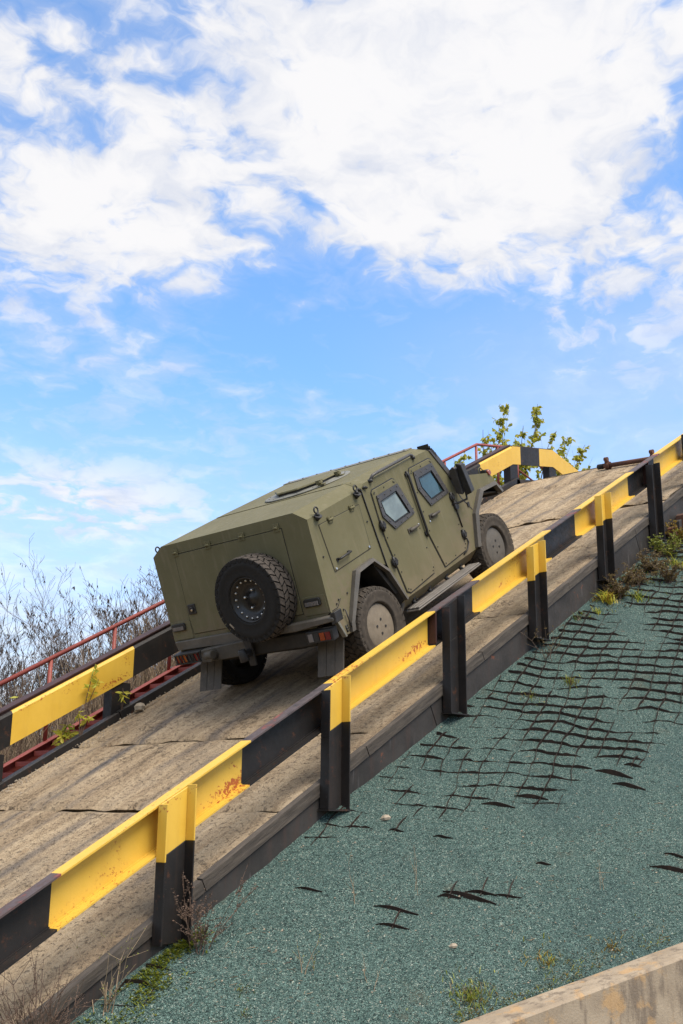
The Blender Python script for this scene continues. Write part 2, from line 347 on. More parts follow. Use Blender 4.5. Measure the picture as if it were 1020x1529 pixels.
def m_wall(t, b, tc):
    p = world_pos(t); n = t.noise(p, 2.6, 6., .6); f = t.noise(p, 50., 5., .7); run = t.noise(t.vmath('MULTIPLY', p, (5, 5, .9)), 2.0, 6., .66)
    c = t.mix(t.maprange(n, .3, .7), (.24, .185, .13), (.36, .29, .21))
    c = t.mix(t.maprange(run, .48, .64, 0, .85), c, (.15, .115, .085)); c = t.mix(t.maprange(t.noise(p, 6., 4., .6), .53, .66, 0, .75), c, (.42, .26, .12))
    c = t.mix(t.maprange(f, .58, .72, 0, .5), c, (.16, .135, .11))
    t.put(b.inputs['Base Color'], c); t.put(b.inputs['Roughness'], .9); bump(t, b, t.math('ADD', f, t.math('MULTIPLY', n, 2.)), .4, .012)
M_WALL = mat('stained_concrete', m_wall)
def m_gravel(t, b, tc):
    p = world_pos(t)
    v = t.new('ShaderNodeTexVoronoi', {'Vector': p, 'Scale': 105., 'Randomness': 1.})
    r = t.new('ShaderNodeSeparateColor', {0: v.outputs['Color']}).outputs[0]
    c = t.ramp(r, [(0, (.012, .024, .025)), (.2, (.062, .112, .100)), (.5, (.108, .182, .160)), (.74, (.150, .238, .208)), (.92, (.23, .33, .29)), (.985, (.36, .39, .33))])
    c = t.mix(t.maprange(t.noise(p, 1.2, 5., .6), .45, .72, 0, .38), c, (.07, .115, .105))
    c = t.mix(t.maprange(t.noise(p, 2.7, 6., .65), .58, .72, 0, .6), c, (.13, .125, .085)); c = t.mix(t.maprange(t.noise(p, .75, 4., .55), .50, .66, 0, .30), c, (.05, .10, .105))
    d = t.maprange(v.outputs['Distance'], .0, .85, 1., 0.)
    t.put(b.inputs['Base Color'], t.mix(t.maprange(d, .5, .12, 0, .55), c, (.022, .034, .032))); t.put(b.inputs['Roughness'], .9); t.put(b.inputs['Specular IOR Level'], .25)
    bump(t, b, t.math('ADD', d, t.math('MULTIPLY', t.noise(p, 30., 4.), .7)), .9, .02)
M_GRAV = mat('green_gravel', m_gravel)
def m_stone(t, b, tc):
    p = world_pos(t); v = t.new('ShaderNodeTexVoronoi', {'Vector': p, 'Scale': 70.})
    r = t.new('ShaderNodeSeparateColor', {0: v.outputs['Color']}).outputs[0]
    c = t.ramp(r, [(0, (.012, .024, .025)), (.25, (.070, .126, .111)), (.66, (.116, .193, .170)), (.88, (.185, .28, .248)), (.98, (.35, .38, .32))])
    t.put(b.inputs['Base Color'], c); t.put(b.inputs['Roughness'], .85); t.put(b.inputs['Specular IOR Level'], .3)
M_STONE = mat('green_chippings', m_stone)
M_PALE = mat('pale_stone', m_simple((.30, .25, .19), .85, .2, 12.))
M_CELL = mat('geocell_plastic', m_simple((.014, .011, .010), .7, .4, 6., ((.07, .040, .028), .6), spec=.2))
M_EARTH = mat('brown_field', m_simple((.115, .075, .05), .95, .35, .5, ((.15, .12, .07), .8), bscale=3., bstr=.8))
M_GROUND = mat('dry_ground', m_simple((.13, .11, .08), .95, .25, .6, ((.10, .11, .055), .7), bscale=8., bstr=.5))
M_BARK = mat('grey_bark', m_simple((.105, .085, .072), .9, .3, 10., bscale=50.))
M_TWIG = mat('dry_twig', m_simple((.10, .07, .052), .9, .3, 10.))
M_POD = mat('dark_seed_pod', m_simple((.045, .038, .038), .8, .4, 12.))
M_STEM = mat('dry_straw', m_simple((.27, .20, .13), .9, .3, 6.))
M_BROWNW = mat('brown_weed', m_simple((.13, .085, .062), .9, .35, 8.))
def m_leaf(c1, c2, c3, tr=.35):
    def fn(t, b, tc):
        g = t.new('ShaderNodeNewGeometry').outputs['Random Per Island']
        c = t.ramp(g, [(0, c1), (.5, c2), (1, c3)])
        t.put(b.inputs['Base Color'], c); t.put(b.inputs['Roughness'], .55)
        out = [n for n in t.n if n.type == 'OUTPUT_MATERIAL'][0]
        tl = t.new('ShaderNodeBsdfTranslucent', {'Color': c}); ms = t.new('ShaderNodeMixShader', {0: tr, 1: b.outputs[0], 2: tl.outputs[0]})
        t.l.new(ms.outputs[0], out.inputs[0])
    return fn
M_LEAFY = mat('yellowing_leaf', m_leaf((.22, .26, .03), (.40, .40, .05), (.54, .46, .06), .5))
M_LEAFB = mat('lime_leaf', m_leaf((.40, .44, .06), (.55, .54, .07), (.64, .54, .08), .5))
M_GRASS = mat('green_blade', m_leaf((.07, .12, .02), (.12, .18, .03), (.20, .22, .05)))
M_MOSS = mat('moss', m_leaf((.14, .17, .025), (.25, .30, .04), (.36, .35, .07), .35))
M_DRYL = mat('dry_leaf', m_leaf((.11, .075, .04), (.17, .12, .06), (.26, .19, .06)))
M_OCHRE = mat('ochre_leaf', m_leaf((.22, .13, .02), (.36, .23, .03), (.30, .26, .04)))

# ------------------------------------------------------------------ numpy value noise
def vnoise(x, y, seed=0):
    xi = np.floor(x).astype(np.int64); yi = np.floor(y).astype(np.int64); xf = x-xi; yf = y-yi
    def h(a, b):
        n = (a*374761393+b*668265263+seed*974711) & 0xffffffff
        n = ((n ^ (n >> 13))*1274126177) & 0xffffffff
        return ((n ^ (n >> 16)) & 0xffff)/65535.
    u = xf*xf*(3-2*xf); v = yf*yf*(3-2*yf)
    return (h(xi, yi)*(1-u)+h(xi+1, yi)*u)*(1-v)+(h(xi, yi+1)*(1-u)+h(xi+1, yi+1)*u)*v
def fbm(x, y, oc=4, seed=0):
    s = 0; a = .5; 
    for k in range(oc): s = s+a*(vnoise(x*2**k, y*2**k, seed+k)-.5); a *= .5
    return s
def np_mesh(name, V, F, mats, smooth=True, midx=None):
    me = bpy.data.meshes.new(name); V = np.asarray(V, dtype=np.float32); F = np.asarray(F, dtype=np.int32)
    me.vertices.add(len(V)); me.vertices.foreach_set('co', V.ravel())
    k = F.shape[1]; me.loops.add(F.size); me.loops.foreach_set('vertex_index', F.ravel())
    me.polygons.add(len(F)); me.polygons.foreach_set('loop_start', np.arange(0, F.size, k, dtype=np.int32)); me.polygons.foreach_set('loop_total', np.full(len(F), k, dtype=np.int32))
    for m in (mats if isinstance(mats, list) else [mats]): me.materials.append(m)
    me.polygons.foreach_set('use_smooth', np.full(len(F), smooth))
    if midx is not None: me.polygons.foreach_set('material_index', midx)
    me.update(calc_edges=True); me.validate()
    o = bpy.data.objects.new(name, me); COL.objects.link(o); return o
def grid_faces(nu, nv):
    i, j = np.meshgrid(np.arange(nu-1), np.arange(nv-1), indexing='ij'); a = (i*nv+j).ravel()
    return np.stack([a, a+nv, a+nv+1, a+1], 1)

# ================================================================== SETTING
# flat ground out to the horizon
g = MB(); g.add([(-900, -900, -.05), (900, -900, -.05), (900, 900, -.05), (-900, 900, -.05)], [(0, 1, 2, 3)])
go = g.build('ground', M_GROUND); go['kind'] = 'structure'

# kerb line at the foot of the gravel slope
KA = np.array([7.031, 4.641]); KD = np.array([1.617, -.8185]); KD = KD/np.linalg.norm(KD); KN = np.array([-KD[1], KD[0]])   # KN points uphill
def kerb_side(X, Y): return (X-KA[0])*KN[0]+(Y-KA[1])*KN[1]
# gravel slope: heightfield between ramp edge and wall
def slope_h(X, Y):
    return slope_z(X, Y)+.085*fbm(X*.9, Y*.9, 4, 3)+.03*fbm(X*4, Y*4, 3, 9)
us = np.arange(2.5, 20.01, .05); vs = np.arange(0, 1.0001, 1/110)
UU, VV = np.meshgrid(us, vs, indexing='ij')
ylo = np.minimum(KA[1]+(UU-KA[0])*KD[1]/KD[0]-.10, 6.70)
YY = ylo+(6.80-ylo)*VV
ZZ = slope_h(UU, YY)
so = np_mesh('gravel_slope', np.stack([UU.ravel(), YY.ravel(), ZZ.ravel()], 1), grid_faces(len(us), len(vs)), M_GRAV)
so['kind'] = 'structure'
# loose chippings on it
def scatter_stones(name, X, Y, size, m):
    n = len(X); Z = slope_h(X, Y)
    base = np.array([(1, 0, 0), (-1, 0, 0), (0, 1, 0), (0, -1, 0), (0, 0, 1), (0, 0, -1)], float)
    tri = np.array([(0, 2, 4), (2, 1, 4), (1, 3, 4), (3, 0, 4), (2, 0, 5), (1, 2, 5), (3, 1, 5), (0, 3, 5)])
    B = base[None]*(size[:, None, None])*rng.uniform(.55, 1.25, (n, 6, 1))
    a = rng.uniform(0, 2*PI, n); ca, sa = np.cos(a), np.sin(a); tl = rng.uniform(-.7, .7, n)
    x = B[..., 0]*ca[:, None]-B[..., 1]*sa[:, None]; y = B[..., 0]*sa[:, None]+B[..., 1]*ca[:, None]; z = B[..., 2]*.75+x*tl[:, None]
    V = np.stack([x+X[:, None], y+Y[:, None], z+Z[:, None]+size[:, None]*.25], 2).reshape(-1, 3)
    F = (tri[None]+(np.arange(n)*6)[:, None, None]).reshape(-1, 3)
    return np_mesh(name, V, F, m, smooth=False)
def slope_points(n, near):
    X = rng.uniform(4.6, 17, n*4); lo = KA[1]+(X-KA[0])*KD[1]/KD[0]
    Y = lo+(6.63-lo)*rng.uniform(0, 1, n*4)
    d = np.hypot(X, Y); ok = (lo < 6.5) & (rng.uniform(0, 1, n*4) < np.clip((near/d)**2.2, 0, 1))
    return X[ok][:n], Y[ok][:n]
X, Y = slope_points(150000, 9.5); st = scatter_stones('gravel', X, Y, rng.uniform(.0032, .0068, len(X)), M_STONE)
tag(st, 'loose green stone chippings strewn over the embankment slope', 'gravel', kind='stuff')
X, Y = slope_points(380, 9.); st = scatter_stones('pebble_litter', X, Y, rng.uniform(.006, .013, len(X)), M_PALE)
tag(st, 'pale pebbles lying among the green chippings', 'pebbles', kind='stuff')

# retaining wall along the foot of the slope (bottom right of the photo)
rw = MB(); n = 30
def kz(d): return slope_z(KA[0]+KD[0]*d, KA[1]+KD[1]*d)+.035
rows = []
for i in range(n+1):
    d = -1.6+i*.3; p = KA+KD*d; z = kz(d); w = .33
    q = p-KN*w
    rows.append([(p[0], p[1], z-.7), (p[0], p[1], z-.012), (p[0]-KN[0]*.015, p[1]-KN[1]*.015, z), (q[0]+KN[0]*.02, q[1]+KN[1]*.02, z+.004), (q[0], q[1], z-.016), (q[0], q[1], min(z-.4, -.04))])
for i in range(n):
    a, b_ = rows[i], rows[i+1]
    for k in range(5): rw.add([a[k], b_[k], b_[k+1], a[k+1]], [(0, 1, 2, 3)])
rw.add(rows[0], [tuple(range(6))]); rw.add(rows[-1], [tuple(range(6))[::-1]])
tag(rw.build('retaining_wall', M_WALL, None, (KA[0], KA[1], 0)), 'low stained concrete retaining wall at the foot of the green slope', 'wall')

# brown bank beyond the ramp and mound in the distance
us = np.arange(-6, 44, .5); vs = np.arange(11.9, 60, .5); UU, VV = np.meshgrid(us, vs, indexing='ij')
top = np.clip(.5513*(UU-4.1), 0, 9.6); top = np.where(UU > 21, np.maximum(top-(UU-21)*.55*1.35, 0), top)
drop = np.clip((VV-12.9)*.62, 0, 99)
ZZ = np.maximum(top-.75-drop, 0)+.35*fbm(UU*.35, VV*.35, 4, 5)
mound = 4.3*np.exp(-(((UU-13)/13)**2+((VV-27)/5.5)**2))
ZZ = np.maximum(ZZ, mound*1.12-.3+.7*fbm(UU*.3, VV*.3, 4, 11))
fo = np_mesh('far_bank', np.stack([UU.ravel(), VV.ravel(), ZZ.ravel()], 1), grid_faces(len(us), len(vs)), M_EARTH); fo['kind'] = 'structure'

# ================================================================== RAMP
ramp = thing('test_ramp', 'steep concrete test ramp with steel edge beams climbing to a crest', 'ramp', R(2.82, 9.1, 0))
def deck_strip(name, prof, label=None, lift=0., tilt=0.):
    """prof: fn(u in 0..1) -> world point on centre line; grid across t"""
    pass
S_JOINT = [2.82, 6.35, 7.92, 11.2, 13.9, 16.10, 19.10, 20.25]
T0, T1 = 6.70, 11.52
for k in range(7):
    s0, s1 = S_JOINT[k]+.013, S_JOINT[k+1]-.013
    ns = max(4, int((s1-s0)/.05)); nt = 96
    s = np.linspace(s0, s1, ns); t_ = np.linspace(T0, T1, nt); S_, T_ = np.meshgrid(s, t_, indexing='ij')
    edge_jag = .018*fbm(T_*6, S_*0+k, 3, 21)+.05*fbm(T_*1.3, S_*0+k, 2, 22)
    S2 = S_+edge_jag*np.where(np.abs(S_-s1) < .06, 1, np.where(np.abs(S_-s0) < .06, 1, 0))
    Zr = .035*fbm(S_*1.1, T_*1.6, 4, 31)+.005*fbm(S_*5, T_*5, 3, 33)
    e = np.minimum(S_-s0, s1-S_); Zr = Zr-.03*np.clip(1-e/.09, 0, 1)**2*(.5+1.2*vnoise(T_*5, S_*0+k*7, 40))
    if k == 5: Zr = Zr+.035*np.clip(1-(S_-s0)/1.2, 0, 1)
    N = Zr-HR
    Vx = CA*S2-SA*N; Vz = SA*S2+CA*N+CZ
    V = np.stack([Vx.ravel(), T_.ravel(), Vz.ravel()], 1)
    F = grid_faces(ns, nt)
    # skirts (thickness)
    loop = [i*nt for i in range(ns)]+[(ns-1)*nt+j for j in range(1, nt)]+[i*nt+nt-1 for i in range(ns-2, -1, -1)]+[j for j in range(nt-2, 0, -1)]
    lo = V[loop]-np.array([-SA, 0, CA])*.16; b0 = len(V); V = np.vstack([V, lo]); L = len(loop)
    SK = np.array([(loop[i], b0+i, b0+(i+1) % L, loop[(i+1) % L]) for i in range(L)])[:, ::-1]
    o = np_mesh('concrete_slab', V-np.array(ramp.location), np.vstack([F, SK]), M_CON)
    o.parent = ramp
# crest: three further slabs, flattening then descending
def crest_pts():
    p0 = R(20.25, 0, 0); pts = [(p0.x, p0.z)]
    for ang, ln in ((12, 1.85), (-9.5, 2.1), (-28.9, 17.)): pts.append((pts[-1][0]+math.cos(rad(ang))*ln, pts[-1][1]+math.sin(rad(ang))*ln))
    return pts
CP = crest_pts()
for k in range(3):
    (xa, za), (xb, zb) = CP[k], CP[k+1]; m = MB(); nn = 20
    prev = None
    L = math.hypot(xb-xa, zb-za); dx, dz = (xb-xa)/L, (zb-za)/L
    m.prism([(xa+.01*dx, T0, za), (xb-.01*dx, T0, zb), (xb-.01*dx+dz*.16, T0, zb-.16), (xa+.01*dx+dz*.16, T0, za-.16)], [(xa+.01*dx, T1, za), (xb-.01*dx, T1, zb), (xb-.01*dx+dz*.16, T1, zb-.16), (xa+.01*dx+dz*.16, T1, za-.16)])
    wpart(m, 'concrete_slab', M_CON, ramp)
# solid core under the slabs
core = MB(); pf = [tuple(R(2.8, 0, -.17))[0::2], *[(R(s, 0, -.17).x, R(s, 0, -.17).z) for s in (12, 20.2)], *[(x, z-.18) for x, z in CP[1:]], (CP[3][0], -.3), (4, -.3)]
core.prism([(x, 6.75, z) for x, z in pf], [(x, 11.5, z) for x, z in pf]); wpart(core, 'ramp_core', M_WALL, ramp)
# near edge: timber boards over a steel beam
bs = np.arange(2.9, 20.3, 2.32)
for i, s0 in enumerate(bs):
    m = MB(); s1 = min(s0+2.31, 20.25); dz = random.uniform(-.006, .006); dy = random.uniform(0, .008)
    nseg = 8; lo = []; hi = []
    for j in range(nseg+1):
        s = s0+(s1-s0)*j/nseg; wv = random.uniform(-.006, .005)
        lo.append([R(s, 6.638-dy, -.092), R(s, 6.638-dy+random.uniform(-.003, .003), .004+dz+wv), R(s, 6.70, .010+dz), R(s, 6.70, -.092)])
    for j in range(nseg):
        for q in range(4): m.add([lo[j][q], lo[j+1][q], lo[j+1][(q+1) % 4], lo[j][(q+1) % 4]], [(0, 1, 2, 3)])
    m.add(lo[0], [(3, 2, 1, 0)]); m.add(lo[-1], [(0, 1, 2, 3)])
    wpart(m, 'edge_board', M_TIM, ramp, bevel=.004)
for s0 in np.arange(2.9, 20, 5.8):
    m = MB(); m.box(s0, min(s0+5.79, 20.25), 6.655, 6.75, -.62, -.095, R); wpart(m, 'edge_beam', M_WEA, ramp, bevel=.004)
m = MB()
for (xa, za), (xb, zb) in zip(CP[:3], CP[1:]): m.prism([(xa, 6.64, za+.01), (xb, 6.64, zb+.01), (xb, 6.64, zb-.6), (xa, 6.64, za-.6)], [(xa, 6.69, za+.01), (xb, 6.69, zb+.01), (xb, 6.69, zb-.6), (xa, 6.69, za-.6)])
wpart(m, 'crest_edge_beam', M_WEA, ramp)
# far kerb plate
for s0, s1, k0, k1 in ((2.9, 8.7, .02, .092), (8.71, 14.5, .10, .105), (14.51, 20.4, .105, .105)):
    m = MB(); hf = lambda a, b, c: R(a, b, (k0+(k1-k0)*(a-s0)/(s1-s0)) if c > 0 else c)
    m.box(s0, s1, 11.53, 11.57, -.6, .1, hf); m.box(s0, s1, 11.575, 11.66, .07, .104, lambda a, b, c: hf(a, b, 1)+Vector((SA, 0, -CA))*(.104-c)); wpart(m, 'kerb_plate', M_BLK, ramp, bevel=.004)
m = MB()
for (xa, za), (xb, zb) in zip(CP[:3], CP[1:]): m.prism([(xa, 11.53, za+.10), (xb, 11.53, zb+.10), (xb, 11.53, zb-.6), (xa, 11.53, za-.6)], [(xa, 11.66, za+.1), (xb, 11.66, zb+.1), (xb, 11.66, zb-.6), (xa, 11.66, za-.6)])
wpart(m, 'crest_kerb_plate', M_WEA, ramp)
# grit and crumbs gathered along the far kerb
nC = 1500; s_ = rng.uniform(4, 19, nC); t_ = 11.52-np.abs(rng.normal(0, .16, nC)); sz = rng.uniform(.006, .02, nC)
m = MB()
for a, b_, c in zip(s_, t_, sz):
    p = R(a, b_, c*.4); m.add([p+Vector((c, 0, 0)), p+Vector((-c*.6, c*.7, 0)), p+Vector((-c*.4, -c*.8, 0)), p+Vector((0, 0, c))], [(0, 1, 3), (1, 2, 3), (2, 0, 3)])
tag(m.build('grit', M_PALE), 'grit and concrete crumbs gathered along the far kerb of the ramp', 'grit', kind='stuff')

# ---------------------------------------------------------------- guard rails
PL = .5513        # shift along the ramp per unit of height, for plumb cuts
def Rp(s, t, z): return R(s+PL*z, t, z)
rail = thing('guard_rail', 'near yellow and black steel guard rail of I-beam on channel posts', 'guard rail', R(3, 6.7, 0))
ZB, ZT = .392, .722
def rail_section(m, s0, s1, mi, mf):
    z0 = ZT
    def P(s, t, z): return R(s+PL*(z-z0), t, z)
    m.box(s0, s1, 6.744, 6.757, ZB+.014, ZT-.014, P, mi)             # web
    m.box(s0, s1, 6.642, 6.758, ZT-.014, ZT, P, mf)              # top flange
    m.box(s0, s1, 6.642, 6.758, ZB, ZB+.014, P, mi)              # bottom flange
    for t0, t1 in ((6.730, 6.744),): 
        m.box(s0, s1, t0, t1, ZB+.014, ZB+.022, P, mi)
m = MB()
secs = [(1.9, 4.10, 1), (4.10, 6.18, 0), (6.18, 7.37, 1), (7.37, 9.25, 0), (9.25, 10.24, 1), (10.24, 12.14, 0), (12.14, 13.09, 1), (13.09, 15.0, 0), (15.0, 16.09, 1), (16.09, 18.2, 0), (18.2, 19.2, 1), (19.2, 20.5, 0)]
for a, b_, c in secs: rail_section(m, a, b_, c, 0 if c == 0 else 2)
xz = [(R(20.5, 0, ZT).x, R(20.5, 0, ZT).z)]
for ang, ln, c in ((12, 1.3, 1), (0, 1.3, 0), (-9.5, 1.6, 0), (-28, 6, 1)):
    x0, z0 = xz[-1]; x1, z1 = x0+math.cos(rad(ang))*ln, z0+math.sin(rad(ang))*ln; xz.append((x1, z1))
    for (t0, t1, d0, d1) in ((6.744, 6.757, -.36, -.014), (6.642, 6.758, -.014, 0), (6.642, 6.758, -.375, -.36)):
        m.prism([(x0, t0, z0+d0), (x1, t0, z1+d0), (x1, t0, z1+d1), (x0, t0, z0+d1)], [(x0, t1, z0+d0), (x1, t1, z1+d0), (x1, t1, z1+d1), (x0, t1, z0+d1)], c)
wpart(m, 'rail_beam', [M_YEL, M_BLK, M_FLG], rail)
POSTS = [(5.739, 1.723, 1.877, .719, 'y'), (7.597, 2.743, 2.905, 1.706, 'half'), (9.515, 3.786, 3.952, 2.686, 'b'), (11.302, 4.781, 4.909, 3.689, 'y'), (13.149, 5.839, 5.945, 4.685, 'y'), (14.84, 6.70, 6.80, 5.598, 'b')]
def channel_post(bx, zl, zr, zb, col, WD=.295, D=.104):
    """U channel standing plumb: web against the rail, flanges towards the slope"""
    m = MB(); tk = .013; slope = SA/CA; y1 = 6.632; y0 = y1-D
    zc0 = zl-.42
    zc = lambda x: zc0+(x-bx)*slope
    hi = 0 if col in ('y', 'half') else 1
    def piece(x0, x1, ya, yb, top0, top1, mh, flat=False):
        c0 = zc(x0); c1 = c0 if flat else zc(x1)
        pick = lambda a, p, q: p if a == x0 else q
        m.box(x0, x1, ya, yb, 0, 1, lambda a, b, c: (a, b, zb if c == 0 else pick(a, c0, c1)), 1)
        m.box(x0, x1, ya, yb, 0, 1, lambda a, b, c: (a, b, pick(a, c0, c1) if c == 0 else pick(a, top0, top1)), mh)
    piece(bx, bx+tk, y0, y1, zl, zl, 1 if col == 'half' else hi, True)
    zw = lambda x: zl-.012+(x-bx)*(zr-zl)/WD
    piece(bx+tk+.001, bx+WD-tk-.001, y1-.011, y1-.001, zw(bx+tk), zw(bx+WD-tk), hi)
    piece(bx+WD-tk, bx+WD, y0, y1, zr, zr, hi, True)
    return wpart(m, 'post', [M_YEL, M_BLK], rail, bevel=.003)
for a in POSTS: channel_post(*a)
for s_ in (2.7, 17.1, 19.2): q = R(s_, 0, .775); channel_post(q.x, q.z, q.z+.14, q.z-1.08, 'b')
# base plates and stiffeners
for bx, zl, zr, zb, c in POSTS[1:]:
    m = MB(); m.box(bx-.015, bx+.315, 6.515, 6.645, zb-.016, zb-.001); wpart(m, 'base_plate', M_BLK, rail)
for a in (9.27, 15.62):
    m = MB(); m.box(a, a+.02, 6.65, 6.743, ZB+.02, ZT-.016, lambda a, b, c: R(a+PL*(c-ZT), b, c)); wpart(m, 'stiffener', M_MAR, rail)

# far rail
frail = thing('guard_rail', 'far yellow and black guard rail along the stair side, bending over the crest', 'guard rail', R(3, 11.6, 0))
FB, FT = .40, .757
m = MB()
def far_section(s0, s1, mi):
    P = lambda s, t, z: R(s+PL*(z-FT), t, z)
    m.box(s0, s1, 11.60, 11.625, FB, FT-.03, P, mi)
    m.hexa([P(s0, 11.60, FT-.03), P(s1, 11.60, FT-.03), P(s1, 11.66, FT-.03), P(s0, 11.66, FT-.03), P(s0, 11.632, FT), P(s1, 11.632, FT), P(s1, 11.66, FT), P(s0, 11.66, FT)], mi)
    m.box(s0, s1, 11.64, 11.84, FT+.030, FT+.045, P, 2)
    m.box(s0, s1, 11.66, 11.67, FB+.02, FT+.03, P, 2)
for a, b_, c in [(1.9, 7.31, 1), (7.31, 9.35, 0), (9.35, 11.4, 1), (11.4, 13.4, 0), (13.4, 15.4, 1), (15.4, 17.2, 0), (17.2, 19.18, 1), (19.18, 20.62, 0)]: far_section(a, b_, c)
q = R(20.62, 0, FT); xz = [(q.x, q.z)]
for ang, ln, c in ((12, .34, 0), (12, .82, 1), (12, .62, 0), (-9.5, 1.6, 0), (-9.5, .8, 1), (-28, 6, 0)):
    x0, z0 = xz[-1]; x1, z1 = x0+math.cos(rad(ang))*ln, z0+math.sin(rad(ang))*ln; xz.append((x1, z1))
    m.prism([(x0, 11.60, z0-.40), (x1, 11.60, z1-.40), (x1, 11.60, z1), (x0, 11.60, z0)], [(x0, 11.64, z0-.40), (x1, 11.64, z1-.40), (x1, 11.64, z1), (x0, 11.64, z0)], c)
    m.prism([(x0, 11.64, z0+.012), (x1, 11.64, z1+.012), (x1, 11.64, z1+.027), (x0, 11.64, z0+.027)], [(x0, 11.84, z0+.012), (x1, 11.84, z1+.012), (x1, 11.84, z1+.027), (x0, 11.84, z0+.027)], 2)
wpart(m, 'rail_beam', [M_YEL, M_BLK, M_MAR], frail)
def far_post(x, zt, zb):
    m = MB(); m.box(x-.06, x+.24, 11.612, 11.626, zb, zt); m.box(x-.06, x-.045, 11.627, 11.78, zb, zt); m.box(x+.225, x+.24, 11.627, 11.78, zb, zt)
    wpart(m, 'post', M_BLK, frail, bevel=.002)
for s_ in [2.62+2.085*k for k in range(8)]:
    q = R(s_, 0, .43); p2 = R(s_, 0, -.1); far_post(q.x, q.z+.02, p2.z-.3)
q = R(20.55, 0, .4); far_post(q.x-.13, q.z+.02, q.z-.9); far_post(xz[3][0]-.1, xz[3][1]-.38, xz[3][1]-1.2); far_post(xz[4][0]+.3, xz[4][1]-.6, xz[4][1]-1.5)

# stairs and red handrail behind the far rail
stairs = thing('stairway', 'red painted steel stairway with tube handrail beside the far rail', 'stairs', R(3, 12.2, 0))
m = MB(); m.box(3.2, 20.5, 12.60, 12.66, -.20, -.05, R); m.box(3.2, 20.5, 12.54, 12.599, -.065, -.05, R); wpart(m, 'stringer', M_STR, stairs, bevel=.004)
m = MB(); m.box(3.2, 20.5, 11.72, 11.76, -.42, -.22, R); wpart(m, 'stringer', M_MAR, stairs)
for i in range(56):
    s_ = 3.4+.307*i; q = R(s_, 0, -.075); m = MB()
    m.box(q.x-.02, q.x+.21, 11.77, 12.535, q.z-.03, q.z-.005); m.box(q.x-.02, q.x-.008, 11.77, 12.535, q.z-.065, q.z-.031); wpart(m, 'tread', M_STR, stairs)
hp = [R(3.2, 12.65, .90), R(21.0, 12.65, .925)]; d = Vector((math.cos(rad(12)), 0, math.sin(rad(12)))); hp += [hp[-1]+d*1.75]; hp += [hp[-1]+Vector((math.cos(rad(-9.5)), 0, math.sin(rad(-9.5))))*2.2]; hp += [hp[-1]+Vector((.88, 0, -.47))*6]
m = MB(); m.tube(hp, .032, 8); wpart(m, 'handrail', M_STR, stairs)
for s_ in [3.99+1.197*k for k in range(14)]+[20.95]:
    a = R(s_, 12.65, .89); m = MB(); m.tube([a, a-Vector((0, 0, 1.17))], .03, 6); wpart(m, 'handrail_post', M_STR, stairs)
for k in (2, 3):
    a = hp[k]; m = MB(); m.tube([a, a-Vector((0, 0, 1.2))], .03, 6); wpart(m, 'handrail_post', M_STR, stairs)
a = (hp[1]+hp[2])/2; m = MB(); m.tube([a, a-Vector((0, 0, 1.2))], .03, 6); wpart(m, 'handrail_post', M_STR, stairs)
m = MB(); m.tube([R(20.9, 12.65, .40), hp[2]-Vector((0, 0, .52)), hp[3]-Vector((0, 0, .52))], .024, 6); wpart(m, 'mid_rail', M_STR, stairs)

# rusty shaft lying on the crest
pA, pB = R(19.80, 9.32, .07), R(19.50, 8.05, .07)
shaft = thing('rusty_shaft', 'rusty steel shaft with collars lying on the crest of the ramp', 'pipe', (pA+pB)/2)
dv = (pB-pA).normalized(); upv = Vector((-SA, 0, CA))
m = MB(); m.tube([pA, pB], .045, 10); wpart(m, 'bar', M_RUST, shaft)
for f_ in (.07, .88):
    c = pA.lerp(pB, f_); m = MB(); m.tube([c-dv*.04, c+dv*.05], .075, 10); m.tube([c+upv*.02, c+upv*.15], [.055, .04], 8); m.tube([c+upv*.13-dv*.035, c+upv*.13+dv*.035], .042, 8); wpart(m, 'collar', M_RUST, shaft)
m = MB(); m.tube([pA-dv*.14, pA-dv*.01], .055, 8); wpart(m, 'end_plug', M_BLK, shaft); m = MB(); m.tube([pB+dv*.01, pB+dv*.12], .05, 8); wpart(m, 'end_plug', M_BLK, shaft)

# ================================================================== VEHICLE (x forward, y left, z up; ground under the rear axle at 0)
veh = thing('armoured_vehicle', 'olive green armoured four wheel vehicle climbing the concrete ramp', 'military vehicle', matrix=VM)
def vp(mb, name, mats, parent=None, **k):
    o = mb.build(name, mats, None, None, **k); o.parent = parent or veh; return o
BW = 1.26
def xr(z, off=0.): return -.8713+.141*z-off
def RPt(y, z, off=0.): return Vector((xr(z, off), y, z))
def plate_r(mb, yz, o0, o1, mi=0): return mb.prism([RPt(y, z, o0) for y, z in yz], [RPt(y, z, o1) for y, z in yz], mi)
def plate_s(mb, xz, y0, y1, mi=0): return mb.prism([Vector((x, y0, z)) for x, z in xz], [Vector((x, y1, z)) for x, z in xz], mi)
def bolts(mb, pts, r=.011, h=.008, axis=(0, -1, 0), n=6, mi=0):
    ax = Vector(axis)
    for p in pts: mb.tube([Vector(p), Vector(p)+ax*h], [r, r*.8], n, mi, smooth=False)
